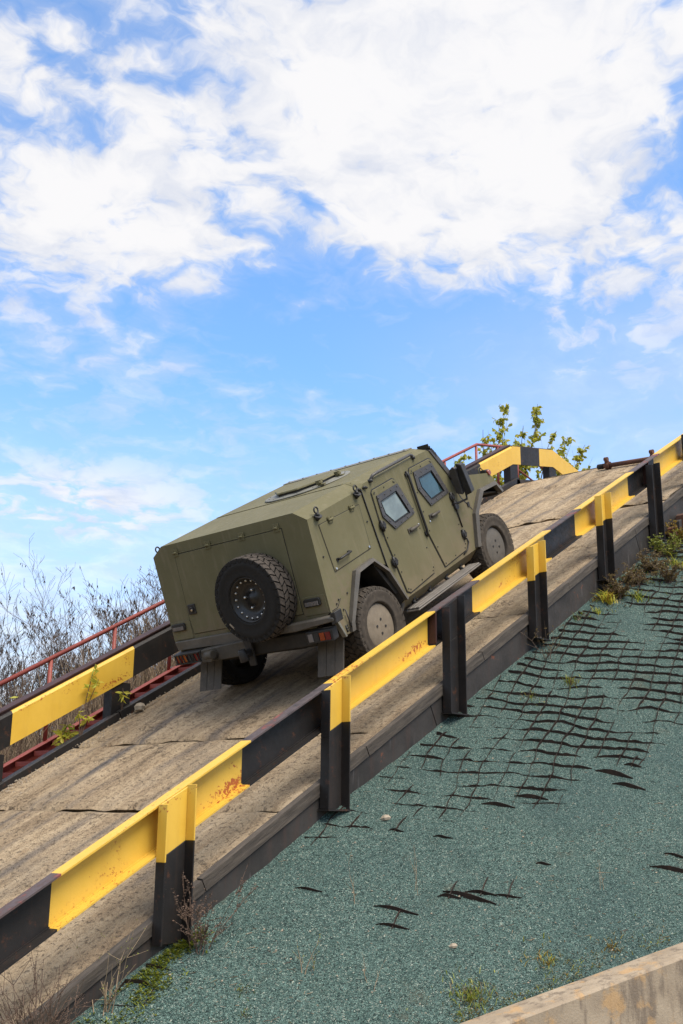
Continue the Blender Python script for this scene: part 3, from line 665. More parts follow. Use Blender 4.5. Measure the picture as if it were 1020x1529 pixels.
# ---- hull
hull = MB()
arch_r = [(-.505, .585), (-.48, .66), (-.085, 1.135), (.24, 1.16), (.45, .96), (.61, .535)]
arch_f = [(2.59, .535), (2.82, .95), (3.11, 1.175), (3.50, 1.16), (3.60, 1.0)]
for sg in (-1, 1):
    y = sg*BW
    # rear box side
    lo = [(xr(.92), .92), (-.70, .80), (-.655, .585)]+arch_r[:4]+[(.515, 1.03), (.515, 1.985), (xr(1.957), 1.957)]
    f = [Vector((x, y, z)) for x, z in lo]; hull.add(f, [tuple(range(len(f)))[::sg]])
    # inward return of wheel arches
    for ar in (arch_r, arch_f):
        for (xa, za), (xb, zb) in zip(ar[:-1], ar[1:]):
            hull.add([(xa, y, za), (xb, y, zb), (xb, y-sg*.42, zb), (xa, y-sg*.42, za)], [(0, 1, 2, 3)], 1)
    # cab side, a few millimetres proud
    yc = sg*(BW+.012)
    lo = [(.525, 1.02), (.60, .62), (.61, .535)]+arch_f+[(3.665, 1.02), (3.56, 1.275), (3.47, 1.352), (2.80, 1.502), (2.52, 1.54), (2.235, 1.985), (2.15, 2.035), (.60, 2.03), (.525, 1.99)]
    lo[0] = (.525, 1.03); lo.insert(1, (.45, .97)) if False else None
    f = [Vector((x, yc, z)) for x, z in lo]; hull.add(f, [tuple(range(len(f)))[::sg]])
    hull.add([(.515, y, 1.03), (.515, y, 1.985), (.525, yc, 1.99), (.525, yc, 1.03)], [(0, 1, 2, 3)])
    # upper chamfers
    hull.add([(xr(1.957), y, 1.957), (.515, y, 1.985), (.515, sg*1.08, 2.092), (xr(2.066), sg*1.08, 2.066)], [(0, 1, 2, 3)[::sg]])
    hull.add([(.525, yc, 1.99), (.60, yc, 2.03), (2.15, yc, 2.035), (2.235, yc, 1.985), (2.14, sg*1.06, 2.112), (.515, sg*1.08, 2.094)], [(0, 1, 2, 3, 4, 5)[::sg]])
    hull.add([(.525, yc, 1.99), (.515, sg*1.08, 2.094), (.515, y, 1.985)], [(0, 1, 2)])
    # rocker tucked in under the sill
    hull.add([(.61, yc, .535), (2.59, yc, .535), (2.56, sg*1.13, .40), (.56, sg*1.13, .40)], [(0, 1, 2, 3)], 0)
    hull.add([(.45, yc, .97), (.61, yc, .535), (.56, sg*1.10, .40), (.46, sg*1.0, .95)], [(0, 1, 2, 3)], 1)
# roof, rear plate, hood, front
hull.add([(xr(2.066), -1.08, 2.066), (.515, -1.08, 2.092), (.515, 1.08, 2.092), (xr(2.066), 1.08, 2.066)], [(0, 1, 2, 3)])
hull.add([(.515, -1.08, 2.094), (2.14, -1.06, 2.112), (2.14, 1.06, 2.112), (.515, 1.08, 2.094)], [(0, 1, 2, 3)])
yz = [(-BW, .92), (-BW, 1.957), (-1.08, 2.066), (1.08, 2.066), (BW, 1.957), (BW, .905), (1.2, .77), (-1.0, .77)]
hull.add([RPt(y, z) for y, z in yz], [tuple(range(8))[::-1]])
yc = BW+.012
hull.add([(2.14, -1.06, 2.112), (2.235, -yc, 1.985), (2.52, -yc, 1.54), (2.52, yc, 1.54), (2.235, yc, 1.985), (2.14, 1.06, 2.112)], [(0, 1, 2, 3, 4, 5)])
for (xa, za), (xb, zb) in zip([(2.52, 1.54), (2.80, 1.502), (3.47, 1.352), (3.56, 1.275), (3.665, 1.02)], [(2.80, 1.502), (3.47, 1.352), (3.56, 1.275), (3.665, 1.02), (3.6, .6)]):
    w_ = yc if za > 1.1 else .80
    hull.add([(xa, -w_, za), (xb, -w_, zb), (xb, w_, zb), (xa, w_, za)], [(0, 1, 2, 3)], 0 if za > 1.1 else 1)
vp(hull, 'body', [M_OLIVE, M_DARK, M_BUMP], bevel=.006, seg=2)
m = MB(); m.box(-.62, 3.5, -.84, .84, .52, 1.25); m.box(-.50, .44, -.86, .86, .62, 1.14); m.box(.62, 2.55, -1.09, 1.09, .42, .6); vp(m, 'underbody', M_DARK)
# axles and drivetrain, seen under the rear
m = MB(); m.tube([(0, -1, .50), (0, 1, .50)], .07, 10); m.tube([(0, -.13, .50), (0, .17, .50)], .17, 12); m.tube([(.1, 0, .52), (1.6, 0, .56)], .05, 8)
for sg in (-1, 1):
    m.tube([(-.25, sg*.55, .95), (0, sg*.72, .45)], .045, 8); m.tube([(-.1, sg*.6, .45), (-.1, sg*.6, .95)], .09, 10); m.tube([(0, sg*.6, .45), (.8, sg*.5, .55)], .04, 8)
m.tube([(3.03, -1, .47), (3.03, 1, .47)], .07, 10); vp(m, 'axle', M_DARK)

# ---- rear face details
m = MB(); plate_r(m, [(-.879, .945), (-.879, 1.934), (.882, 1.934), (.907, 1.135), (.887, .945)], .0008, .006); vp(m, 'hatch_seal', M_DARK)
gate = MB(); plate_r(gate, [(-.872, .951), (-.872, 1.927), (.875, 1.927), (.90, 1.135), (.88, .951)], .001, .012); gate_o = vp(gate, 'rear_hatch', M_OLIVE, bevel=.004)
for yz in ([(-1.24, .918), (-1.24, 1.128), (-.905, 1.128), (-.905, .918)], [(.91, .905), (.91, 1.128), (1.245, 1.128), (1.225, .905)]):
    m = MB(); plate_r(m, yz, .001, .010); vp(m, 'lower_rear_plate', M_OLIVE, bevel=.003)
m = MB(); m.tube([RPt(-.86, 1.944, .014), RPt(.86, 1.944, .014)], .004, 6); vp(m, 'hinge_rod', M_OLIVE, gate_o)
for y in (.85, .292, -.265, -.806):
    m = MB(); plate_r(m, [(y-.044, 1.908), (y-.044, 1.998), (y+.044, 1.998), (y+.044, 1.908)], .013, .022); m.tube([RPt(y-.030, 1.953, .026), RPt(y+.030, 1.953, .026)], .014, 8); bolts(m, [RPt(y+a, 1.95+b_, .024) for a in (-.02, .02) for b_ in (-.024, .024)], .007, .006, (-1, 0, 0)); vp(m, 'hinge', M_OLIVE, gate_o)
m = MB(); plate_r(m, [(.745, 1.19), (.745, 1.31), (.868, 1.31), (.868, 1.19)], .013, .03); m.tube([RPt(.80, 1.25, .03), RPt(.80, 1.25, .05)], .035, 12); vp(m, 'latch', M_BLACK, gate_o, bevel=.004)
m = MB(); m.tube([RPt(.785, 1.245, .05), RPt(.785, 1.245, .058)], .014, 8); vp(m, 'latch_button', M_BOLT, gate_o)
m = MB(); plate_r(m, [(.24, .93), (.24, .99), (.32, .99), (.32, .93)], .013, .03); m.tube([RPt(.245, .965, .034), RPt(.315, .965, .034)], .012, 6); vp(m, 'hinge', M_OLIVE, gate_o)
for y0, y1 in ((.99, 1.225), (-1.175, -.935)):
    m = MB(); plate_r(m, [(y0, 1.03), (y0, 1.095), (y0+.02, 1.108), (y1-.02, 1.108), (y1, 1.095), (y1, 1.03), (y1-.02, 1.018), (y0+.02, 1.018)], .011, .035)
    lamp = vp(m, 'step_lamp', M_BLACK, bevel=.004)
    m = MB()
    for k in range(9): yy = y0+.035+k*(y1-y0-.07)/8; plate_r(m, [(yy-.008, 1.032), (yy-.008, 1.075), (yy+.006, 1.075), (yy+.006, 1.032)], .036, .046)
    vp(m, 'ribbed_lens', M_CLR, lamp)
# grey cross bars and bumper
m = MB(); plate_r(m, [(.10, .775), (.10, .897), (1.215, .897), (1.19, .79)], .004, .05); vp(m, 'rear_crossbar', M_GREYM, bevel=.006)
m = MB(); plate_r(m, [(-.02, .63), (.02, .80), (.742, .77), (.775, .615)], .03, .12); vp(m, 'bumper', M_BUMP, bevel=.008)
m = MB(); plate_r(m, [(-1.0, .60), (-1.0, .76), (-.02, .76), (-.02, .60)], .0, .06); vp(m, 'bumper', M_DARK, bevel=.008)
m = MB(); m.tube([RPt(.53, .70, .12), RPt(.53, .70, .23)], [.07, .055], 10); m.tube([RPt(.47, .72, .2), RPt(.59, .72, .2)], .05, 8); vp(m, 'tow_bracket', M_BUMP)
m = MB(); plate_r(m, [(-.10, .50), (-.10, .80), (.0, .80), (.0, .50)], .10, .13); m.tube([RPt(-.05, .66, .14), RPt(-.05, .66, .26)], .05, 8); m.tube([RPt(-.05, .60, .24), RPt(-.05, .74, .26)], [.06, .045], 8); vp(m, 'tow_hitch', M_BLACK, bevel=.004)
m = MB(); plate_r(m, [(-.45, .805), (-.45, .88), (-1.30, .90), (-1.375, .885), (-1.375, .845), (-.80, .80)], .04, .13); vp(m, 'spare_carrier_bar', M_GREYM, bevel=.010)
m = MB(); plate_r(m, [(-1.33, .80), (-1.33, .93), (-1.40, .94), (-1.40, .82)], -.02, .12); vp(m, 'carrier_hinge', M_BLACK, bevel=.006)
# corner bracket under the right rear side
m = MB(); plate_s(m, [(-.70, .80), (-.645, .60), (-.53, .585), (-.53, .80)], -1.275, -1.262); vp(m, 'corner_plate', M_OLIVE, bevel=.003)
m = MB(); plate_s(m, [(-.735, .79), (-.675, .585), (-.645, .59), (-.70, .80)], -1.30, -1.24); vp(m, 'corner_guard', M_HATCH, bevel=.004)
m = MB()
for zz in (.63, .66, .69): m.tube([(-.60, -1.278, zz), (-.555, -1.278, zz)], .007, 6)
m.tube([(-.60, -1.28, .62), (-.60, -1.28, .70)], .007, 6); m.tube([(-.535, -1.30, .65), (-.535, -1.30, .86)], .008, 6); vp(m, 'latch', M_BLACK)
# tail lamps
def tail(y0, y1, order):
    m = MB(); plate_r(m, [(y0, .64), (y0, .772), (y1, .772), (y1, .64)], .02, .125); o = vp(m, 'tail_lamp', M_BLACK, bevel=.006)
    n = len(order); w = (y1-y0-.05)/n
    for k, c in enumerate(order):
        a = y0+.025+w*k; m = MB(); plate_r(m, [(a+.008, .662), (a+.008, .748), (a+w-.008, .748), (a+w-.008, .662)], .1255, .133); vp(m, 'lens', {'r': M_RED, 'a': M_AMB, 'c': M_CLR, 'd': M_BLACK}[c], o)
    m = MB()
    for k in range(7):
        a = y0+.02+(y1-y0-.07)*k/6; plate_r(m, [(a, .65), (a+.012, .65), (a+.042, .76), (a+.03, .76)], .135, .145)
    plate_r(m, [(y0+.004, .755), (y0+.004, .768), (y1-.004, .768), (y1-.004, .755)], .134, .150); plate_r(m, [(y0+.004, .644), (y0+.004, .656), (y1-.004, .656), (y1-.004, .644)], .134, .150)
    if y0 > 0: vp(m, 'lamp_guard', M_BLACK, o)
    return o
tail(.755, 1.20, 'rdar'); tail(-1.31, -.93, 'radc')
# mud flaps
for y0, y1, L_ in ((.70, 1.07, .42), (-1.22, -.84, .44)):
    m = MB(); PLV = Vector((-.496, .031, -.868))
    def FP(a, b, c): return Vector((-.60+a, b, .60))+PLV*(L_*c)
    for k in range(3):
        a = y0+(y1-y0)*k/3; b_ = y0+(y1-y0)*(k+1)/3; m.box(-.010, 0, a+.003, b_-.003, 1, 0, FP)
    m.box(.001, .006, y0, y1, 1, -.05, FP)
    vp(m, 'mud_flap', M_FLAP, bevel=.003)
# ---- wheels
def wheel(name, c, ax, rim_style, side_mat, tread_mat, R_=.475, wd=.33):
    """ax points outwards; c is the middle of the tyre"""
    root = bpy.data.objects.new(name, None); COL.objects.link(root); root.parent = veh; root.empty_display_size = .1
    ax = Vector(ax).normalized(); up = Vector((0, 0, 1)) if abs(ax.z) < .9 else Vector((1, 0, 0)); up = (up-ax*up.dot(ax)).normalized(); c = Vector(c); h = wd/2; w = ax.cross(up)
    ri = .276 if rim_style == 'cover' else .262
    m = MB()
    prof = [(ri, -h*.7), (ri+.03, -h*.92), (.37, -h), (R_-.05, -h*.96), (R_-.022, -h*.80), (R_-.018, 0), (R_-.022, h*.80), (R_-.05, h*.96), (.415, h*1.02), (.405, h*1.035), (.37, h*1.0), (ri+.035, h*.93), (ri+.02, h*.97), (ri+.005, h*.9), (ri, h*.7)]
    m.lathe(prof, c, ax, up, 56); 
    NB = 34
    for j in range(NB):
        for row, (h0, h1) in enumerate(((-.98, -.56), (-.50, -.03), (.03, .50), (.56, .98))):
            a0 = 2*PI*(j+(.5 if row % 2 else 0))/NB; da = 2*PI/NB*.39
            def P(a, rr, hh): return c+(up*math.cos(a)+w*math.sin(a))*rr+ax*(hh*h)
            sk = .045*(1 if row in (0, 3) else -1)*(1 if row < 2 else -1)
            outer = row in (0, 3); e0 = R_-.014 if (outer and row == 0) else R_; e1 = R_-.014 if (outer and row == 3) else R_
            q = [(a0-da+sk, h0, e0), (a0-da*1.05-sk, h1, e1), (a0+da*.95-sk, h1, e1), (a0+da+sk, h0, e0)]
            bot = [P(a, R_-.045, hh) for a, hh, _ in q]; top = [P(a, e, hh*.985) for a, hh, e in q]
            m.prism(bot, top, 0, 1)
            if outer:      # side lugs running down the shoulder
                hh = 1.0 if row == 3 else -1.0
                m.prism([P(a0-da*.8, R_-.012, hh*.90), P(a0+da*.8, R_-.012, hh*.90), P(a0+da*.7, R_-.065, hh*.94), P(a0-da*.7, R_-.065, hh*.94)], [P(a0-da*.7, R_-.02, hh*1.0), P(a0+da*.7, R_-.02, hh*1.0), P(a0+da*.55, R_-.062, hh*1.015), P(a0-da*.55, R_-.062, hh*1.015)])
    o = m.build('tyre', [side_mat, tread_mat]); o.parent = root
    m = MB()
    if rim_style == 'cover':
        m.lathe([(ri+.004, -h*.6), (ri+.002, h*.62), (ri-.012, h*.74), (ri-.03, h*.78), (.12, h*.84), (0, h*.85)], c, ax, up, 40)
        o = m.build('hub_cover', side_hub[0]); o.parent = root
        for k in range(4):
            a = PI/4+k*PI/2+.45; p = c+(up*math.cos(a)+w*math.sin(a))*.082+ax*(h*.845)
            m = MB(); m.tube([p-ax*.004, p+ax*.006], .016, 8); o = m.build('bolt_hole', M_BLACK); o.parent = root
    else:
        m.lathe([(ri+.004, -h*.6), (ri+.004, h*.86), (ri-.012, h*.88), (ri-.018, h*.6), (ri-.05, h*.52), (ri-.07, h*.30), (.15, h*.22), (.07, h*.24), (.06, h*.42), (0, h*.44)], c, ax, up, 40)
        o = m.build('rim', M_RIM); o.parent = root
        for k in range(17):
            a = 2*PI*k/17; p = c+(up*math.cos(a)+w*math.sin(a))*(ri-.042)+ax*(h*.50); m = MB(); m.lathe([(.015, 0), (.015, .014), (.010, .022), (0, .024)], p, ax, up, 8); o = m.build('rim_bolt', M_BOLT); o.parent = root
        for k in (0, 1, 3):
            a = PI/4+.5+k*PI/2; p = c+(up*math.cos(a)+w*math.sin(a))*.105+ax*(h*.22); m = MB(); m.lathe([(.017, 0), (.017, .03), (.012, .04), (0, .042)], p, ax, up, 8); o = m.build('lug_nut', M_BOLT); o.parent = root
    return root
def ground_v(x, y):
    """height of the ramp surface in vehicle coordinates"""
    n = Vector((-SA, 0, CA)); p0 = R(10, 9, 0)
    a = VM @ Vector((x, y, 0)); k = (p0-a).dot(n)/VU.dot(n); return k
side_hub = [M_HUB]
wheel('wheel', (0, -1.15, ground_v(0, -1.15)+.472), (0, -1, 0), 'cover', M_RUBD, M_RUBD)
side_hub[0] = M_HUBG
wheel('wheel', (3.03, -1.15, ground_v(3.03, -1.15)+.472), (0.02, -1, 0), 'cover', M_RUBD, M_RUBD)
wheel('wheel', (-.02, 1.06, ground_v(0, 1.06)+.466), (0, 1, 0), 'cover', M_RUB, M_RUB)
wheel('wheel', (3.03, 1.125, ground_v(3.03, 1.125)+.472), (0, 1, 0), 'cover', M_RUB, M_RUB)
nrm = Vector((-1, 0, .141)).normalized()
SY, SZ = -.385, 1.272
sp_c = RPt(SY, SZ, .17)
sw = wheel('spare_wheel', sp_c, nrm, 'rim', M_RUB, M_TREAD, R_=.50, wd=.31); sw['label'] = 'spare wheel with black rim on the rear plate'
m = MB(); u_ = Vector((0, 0, 1)); q = RPt(SY+.30, SZ-.25, .17+.158); e = Vector((0, .035, .05)); m.hexa([q-e-Vector((.001, .008, -.006)), q+e-Vector((.001, .008, -.006)), q+e+Vector((-.001, .008, -.006)), q-e+Vector((-.001, .008, -.006)), q-e-Vector((.004, .008, -.006)), q+e-Vector((.004, .008, -.006)), q+e+Vector((-.004, .008, -.006)), q-e+Vector((-.004, .008, -.006))]); vp(m, 'paint_mark', M_PALE, sw)
m = MB(); m.tube([RPt(SY, SZ, 0), RPt(SY, SZ, .12)], .12, 12); vp(m, 'spare_mount', M_BLACK)
# ---- flares
def flare(outer, inner, y0, y1, sg=-1):
    m = MB(); n = len(outer)
    A = [Vector((x, y0, z)) for x, z in outer]; B = [Vector((x, y1, z)) for x, z in outer]; Cc = [Vector((x, y1-.012, z)) for x, z in inner]; D = [Vector((x, y0, z)) for x, z in inner]
    for i in range(n-1):
        m.add([A[i], A[i+1], B[i+1], B[i]], [(0, 1, 2, 3)]); m.add([B[i], B[i+1], Cc[i+1], Cc[i]], [(0, 1, 2, 3)]); m.add([Cc[i], Cc[i+1], D[i+1], D[i]], [(0, 1, 2, 3)])
    for i in (0, n-1): m.add([A[i], B[i], Cc[i], D[i]], [(0, 1, 2, 3)])
    return m
ro = [(-.555, .60), (-.518, .695), (-.135, 1.185), (.243, 1.206), (.49, .975), (.66, .540)]; ri_ = [(-.505, .60), (-.47, .69), (-.085, 1.14), (.238, 1.162), (.45, .955), (.612, .535)]
fo_ = [(2.53, .555), (2.735, .975), (3.055, 1.228), (3.52, 1.208), (3.655, 1.03)]; fi_ = [(2.592, .545), (2.805, .955), (3.10, 1.178), (3.492, 1.160), (3.59, 1.02)]
for sg in (-1, 1):
    vp(flare(ro, ri_, sg*1.262, sg*1.315), 'wheel_flare', M_GREYM, bevel=.008); vp(flare(fo_, fi_, sg*1.272, sg*1.325), 'wheel_flare', M_GREYM, bevel=.008)
m = MB(); plate_s(m, [(.28, 1.10), (.33, 1.10), (.56, .66), (.51, .66)], -1.258, -1.0); vp(m, 'arch_liner', M_DARK)
m = MB(); plate_s(m, [(.62, .545), (.70, .545), (.60, .42), (.53, .40)], -1.24, -1.12); vp(m, 'jack_bracket', M_BUMP, bevel=.006)
# front flare lip over the wheel
# ---- step board
m = MB()
for k in range(3): m.box(.74, 2.38, -1.355+.062*k, -1.298+.062*k, .366, .388)
m.box(.72, 2.40, -1.36, -1.165, .345, .364); st_o = vp(m, 'step_board', M_STEP, bevel=.006)
for x in (.95, 1.35, 1.80, 2.2):
    m = MB(); m.tube([(x, -1.10, .47), (x, -1.2, .36)], .026, 8); m.tube([(x, -1.13, .47), (x, -1.19, .47)], .036, 8); vp(m, 'step_bracket', M_BLACK, st_o)
# ---- right side panel
m = MB(); plate_s(m, [(-.440, 1.846), (.400, 1.834), (.342, 1.297), (-.442, 1.277)], -1.2635, -1.2605); vp(m, 'panel_seal', M_DARK)
pan = MB(); plate_s(pan, [(-.432, 1.838), (.392, 1.826), (.335, 1.305), (-.434, 1.285)], -1.2665, -1.261); pan_o = vp(pan, 'storage_panel', M_OLIVE, bevel=.003)
for x in (-.22, .23):
    m = MB(); m.box(x-.04, x+.04, -1.278, -1.267, 1.80, 1.875); m.tube([(x-.045, -1.282, 1.838), (x+.045, -1.282, 1.838)], .013, 8); bolts(m, [(x+a, -1.278, 1.838+b_) for a in (-.022, .022) for b_ in (-.025, .025)], .007); vp(m, 'hinge', M_OLIVE, pan_o)
m = MB(); m.tube([(-.33, -1.268, 1.39), (-.325, -1.31, 1.395), (-.10, -1.31, 1.405), (-.095, -1.268, 1.40)], .014, 8); m.box(-.35, -.31, -1.275, -1.267, 1.37, 1.41); m.box(-.115, -.075, -1.275, -1.267, 1.38, 1.42); vp(m, 'handle', M_BLACK, pan_o)
m = MB(); bolts(m, [(-.405, -1.267, 1.31), (.305, -1.267, 1.33)], .016, .012, n=8); vp(m, 'fastener', M_BOLT, pan_o)
# lashing eyes (each a cone lug with a ring)
for x, y, z, sg in ((-.43, -1.262, 1.94, -1), (.395, -1.262, 1.955, -1), (-.45, 1.262, 1.95, 1)):
    m = MB(); m.tube([(x, y+sg*.0, z-.05), (x, y+sg*.035, z+.005)], [.012, .05], 8); m.tube([(x, y+sg*.03, z), (x, y+sg*.03, z+.035)], .022, 8)
    ring = [(x+.035*math.cos(a), y+sg*.03, z+.07+.035*math.sin(a)) for a in np.linspace(0, 2*PI, 13)]; m.tube(ring, .010, 6); vp(m, 'lashing_eye', M_BLACK)
m = MB(); m.tube([(.43, -1.262, 1.99), (.47, -1.275, 2.0), (.50, -1.27, 1.965)], .014, 6); m.tube([(.56, -1.272, 1.975), (.58, -1.29, 1.99), (.62, -1.29, 1.965)], .016, 6); vp(m, 'lashing_hook', M_BLACK)
# loose bolts on the side
m = MB(); bolts(m, [(-.545, -1.262, .99), (-.60, -1.262, .96), (-.545, -1.262, 1.5), (-.52, -1.262, .86), (-.36, -1.262, 1.0), (2.95, -1.273, 1.40), (.44, -1.262, 1.6)], .012, .01); vp(m, 'bolt', M_BLACK)
m = MB(); m.box(.5145, .5245, -1.276, -1.255, 1.03, 1.985); vp(m, 'cab_seam', M_BLACK)
m = MB(); plate_s(m, [(xr(.925)+.03, .915), (-.60, .915), (-.50, .985), (-.50, .992), (-.605, .922), (xr(.925)+.03, .922)], -1.2635, -1.258); vp(m, 'seam', M_BLACK)
# ---- doors
def poly_off(poly, d):
    c = Vector((sum(p[0] for p in poly)/len(poly), sum(p[1] for p in poly)/len(poly))); out = []
    n = len(poly)
    for i in range(n):
        p0, p1, p2 = Vector(poly[i-1]), Vector(poly[i]), Vector(poly[(i+1) % n])
        e0 = (p1-p0).normalized(); e1 = (p2-p1).normalized(); n0 = Vector((-e0.y, e0.x)); n1 = Vector((-e1.y, e1.x))
        if n0.dot(c-p1) > 0: n0 = -n0
        if n1.dot(c-p1) > 0: n1 = -n1
        bi = (n0+n1).normalized(); out.append(tuple(p1+bi*d/max(.35, bi.dot(n0))))
    return out
def along(poly, step):
    pts = []
    n = len(poly)
    for i in range(n):
        a, b_ = Vector(poly[i]), Vector(poly[(i+1) % n]); k = max(1, round((b_-a).length/step))
        for j in range(k): q = a.lerp(b_, j/k); pts.append((q.x, q.y))
    return pts
def ring_plate(m, outer, inner, y0, y1, mi=0):
    n = len(outer)
    A = [Vector((x, y0, z)) for x, z in outer]; B = [Vector((x, y1, z)) for x, z in outer]; Cc = [Vector((x, y1, z)) for x, z in inner]; D = [Vector((x, y0, z)) for x, z in inner]
    for i in range(n):
        j = (i+1) % n
        m.add([A[i], A[j], B[j], B[i]], [(0, 1, 2, 3)], mi); m.add([B[i], B[j], Cc[j], Cc[i]], [(0, 1, 2, 3)], mi); m.add([Cc[i], Cc[j], D[j], D[i]], [(0, 1, 2, 3)], mi)
yd = -1.272
def door(outline, frame, glass, pane_mat, hinges, handle, rod=None):
    seam = MB(); ring_plate(seam, poly_off(outline, .014), poly_off(outline, -.002), yd+.002, yd-.0035, 0)
    m = MB(); plate_s(m, outline, yd+.004, yd-.014); d_o = vp(m, 'door', M_OLIVE, bevel=.005, seg=2)
    vp(seam, 'door_seal', M_BLACK, d_o)
    m = MB(); ring_plate(m, frame, glass, yd-.012, yd-.030); bolts(m, [(x, yd-.030, z) for x, z in along([((a[0]*.55+b_[0]*.45), (a[1]*.55+b_[1]*.45)) for a, b_ in zip(frame, glass)], .135)], .012, .008); w_o = vp(m, 'window_frame', M_FRAME, d_o, bevel=.003)
    m = MB(); ring_plate(m, glass, poly_off(glass, -.022), yd-.026, yd-.0165); vp(m, 'window_gasket', M_BLACK, d_o)
    m = MB(); plate_s(m, poly_off(glass, -.018), yd-.0140, yd-.0175); vp(m, 'window_pane', pane_mat, d_o)
    for x, z in hinges:
        m = MB(); m.lathe([(0, .034), (.03, .036), (.034, .024), (.052, .024), (.056, .016), (.058, 0)], (x, yd-.012, z), (0, -1, 0), (0, 0, 1), 12, smooth=False)
        bolts(m, [(x+.043*math.cos(a), yd-.03, z+.043*math.sin(a)) for a in np.linspace(0, 2*PI, 7)[:-1]], .011, .012)
        m.tube([(x-.02, yd-.03, z-.07), (x-.02, yd-.03, z+.07)], .017, 8); vp(m, 'hinge', M_BLACK, d_o)
    (x0, x1, z) = handle
    m = MB(); m.box(x0, x0+.10, yd-.026, yd-.013, z-.035, z+.03); m.tube([(x0+.03, yd-.03, z-.006), (x0+.08, yd-.042, z), (x1, yd-.042, z+.004)], [.02, .022, .017], 8); vp(m, 'handle', M_BUMP, d_o, bevel=.004)
    m = MB(); bolts(m, [(x, yd-.0135, z) for x, z in along(poly_off(outline, -.035), .27)], .010, .007); vp(m, 'door_bolt', M_BLACK, d_o)
    m = MB(); m.tube([(x1+.03 if x0 < 1.5 else x0-.02, yd-.013, z+.01 if x0 < 1.5 else z-.05), (x1+.03 if x0 < 1.5 else x0-.02, yd-.026, z+.01 if x0 < 1.5 else z-.05)], .012, 8); vp(m, 'keyhole', M_BOLT, d_o)
    return d_o
rd = [(.685, 1.878), (.72, 1.905), (1.19, 1.915), (1.225, 1.895), (1.44, 1.47), (1.452, .66), (1.40, .605), (.79, .570), (.725, .605), (.655, 1.31), (.66, 1.5)]
fd = [(1.585, 1.88), (1.625, 1.925), (2.12, 1.925), (2.165, 1.90), (2.325, 1.52), (2.345, .67), (2.28, .607), (1.69, .585), (1.56, 1.10)]
door(rd, [(.742, 1.825), (1.24, 1.84), (1.395, 1.407), (.895, 1.355), (.725, 1.565)], [(.775, 1.745), (1.165, 1.77), (1.305, 1.435), (.922, 1.418), (.788, 1.575)], M_PANE, [(.672, 1.471), (.66, 1.009)], (1.14, 1.37, 1.243))
door(fd, [(1.66, 1.868), (2.13, 1.865), (2.31, 1.408), (1.805, 1.377), (1.64, 1.645)], [(1.717, 1.775), (2.072, 1.780), (2.215, 1.450), (1.856, 1.433), (1.724, 1.638)], M_PANE2, [(2.345, 1.33), (2.335, .81)], (1.69, 1.92, 1.255))
m = MB(); m.tube([(1.53, -1.278, 1.92), (1.53, -1.30, 1.86), (1.53, -1.30, 1.14), (1.52, -1.28, 1.05)], .017, 8); m.box(1.49, 1.57, -1.292, -1.274, 1.86, 1.90); m.box(1.49, 1.56, -1.292, -1.274, 1.08, 1.12); vp(m, 'grab_bar', M_BLACK)
m = MB(); m.tube([(2.36, -1.278, 1.25), (2.36, -1.29, 1.2), (2.36, -1.29, .9)], .011, 6); m.tube([(2.40, -1.278, .74), (2.40, -1.285, .68), (2.31, -1.285, .60), (2.2, -1.28, .575)], .009, 6); vp(m, 'cable', M_BLACK)
m = MB(); plate_s(m, [(2.33, 1.95), (2.35, 1.95), (2.60, 1.25), (2.78, 1.03), (2.77, 1.02), (2.585, 1.24)], -1.2745, -1.270); m.box(2.68, 2.73, -1.285, -1.272, 1.09, 1.15); vp(m, 'hood_seam', M_BLACK)
# ---- roof
m = MB(); m.tube([(.745, -1.275, 2.02), (.80, -1.30, 2.07), (.88, -1.30, 2.075), (1.72, -1.29, 2.085), (1.78, -1.28, 2.06), (1.79, -1.27, 2.03)], .02, 8); vp(m, 'roof_grab_rail', M_FRAME)
for p in ((.745, -1.28, 2.0), (1.79, -1.275, 2.01)): m = MB(); m.tube([p, (p[0], p[1], p[2]+.04)], .03, 8); vp(m, 'rail_foot', M_BLACK)
hc = Vector((1.12, -.05, 2.099))
m = MB(); m.lathe([(0, .0), (.58, .0), (.58, .014), (.57, .018), (.45, .018), (.44, .026), (0, .026)], hc, (0, 0, 1), (1, 0, 0), 56); bolts(m, [(hc.x+.52*math.cos(a), hc.y+.52*math.sin(a), hc.z+.018) for a in np.linspace(0, 2*PI, 17)[:-1]], .014, .008, (0, 0, 1)); ring_o = vp(m, 'roof_hatch', M_HATCH)
lid = [(hc.x+.47*math.cos(a), hc.y+.45*math.sin(a)) for a in np.linspace(PI/8, 2*PI+PI/8, 9)[:-1]]
m = MB(); m.prism([(x, y, hc.z+.052) for x, y in lid], [(hc.x+(x-hc.x)*.97, hc.y+(y-hc.y)*.97, hc.z+.074) for x, y in lid]); vp(m, 'hatch_lid', M_OLIVE, ring_o, bevel=.005)
m = MB(); m.prism([(hc.x+(x-hc.x)*.95, hc.y+(y-hc.y)*.95, hc.z+.020) for x, y in lid], [(hc.x+(x-hc.x)*.95, hc.y+(y-hc.y)*.95, hc.z+.053) for x, y in lid]); vp(m, 'hatch_seal', M_BLACK, ring_o)
for dx in (-.32, .10):
    m = MB(); m.box(hc.x+dx-.022, hc.x+dx+.022, hc.y-.53, hc.y-.43, hc.z+.018, hc.z+.034); m.tube([(hc.x+dx-.035, hc.y-.465, hc.z+.055), (hc.x+dx+.035, hc.y-.465, hc.z+.055)], .017, 8); m.box(hc.x+dx-.012, hc.x+dx+.012, hc.y-.48, hc.y-.40, hc.z+.03, hc.z+.085); vp(m, 'hatch_hinge', M_OLIVE, ring_o)
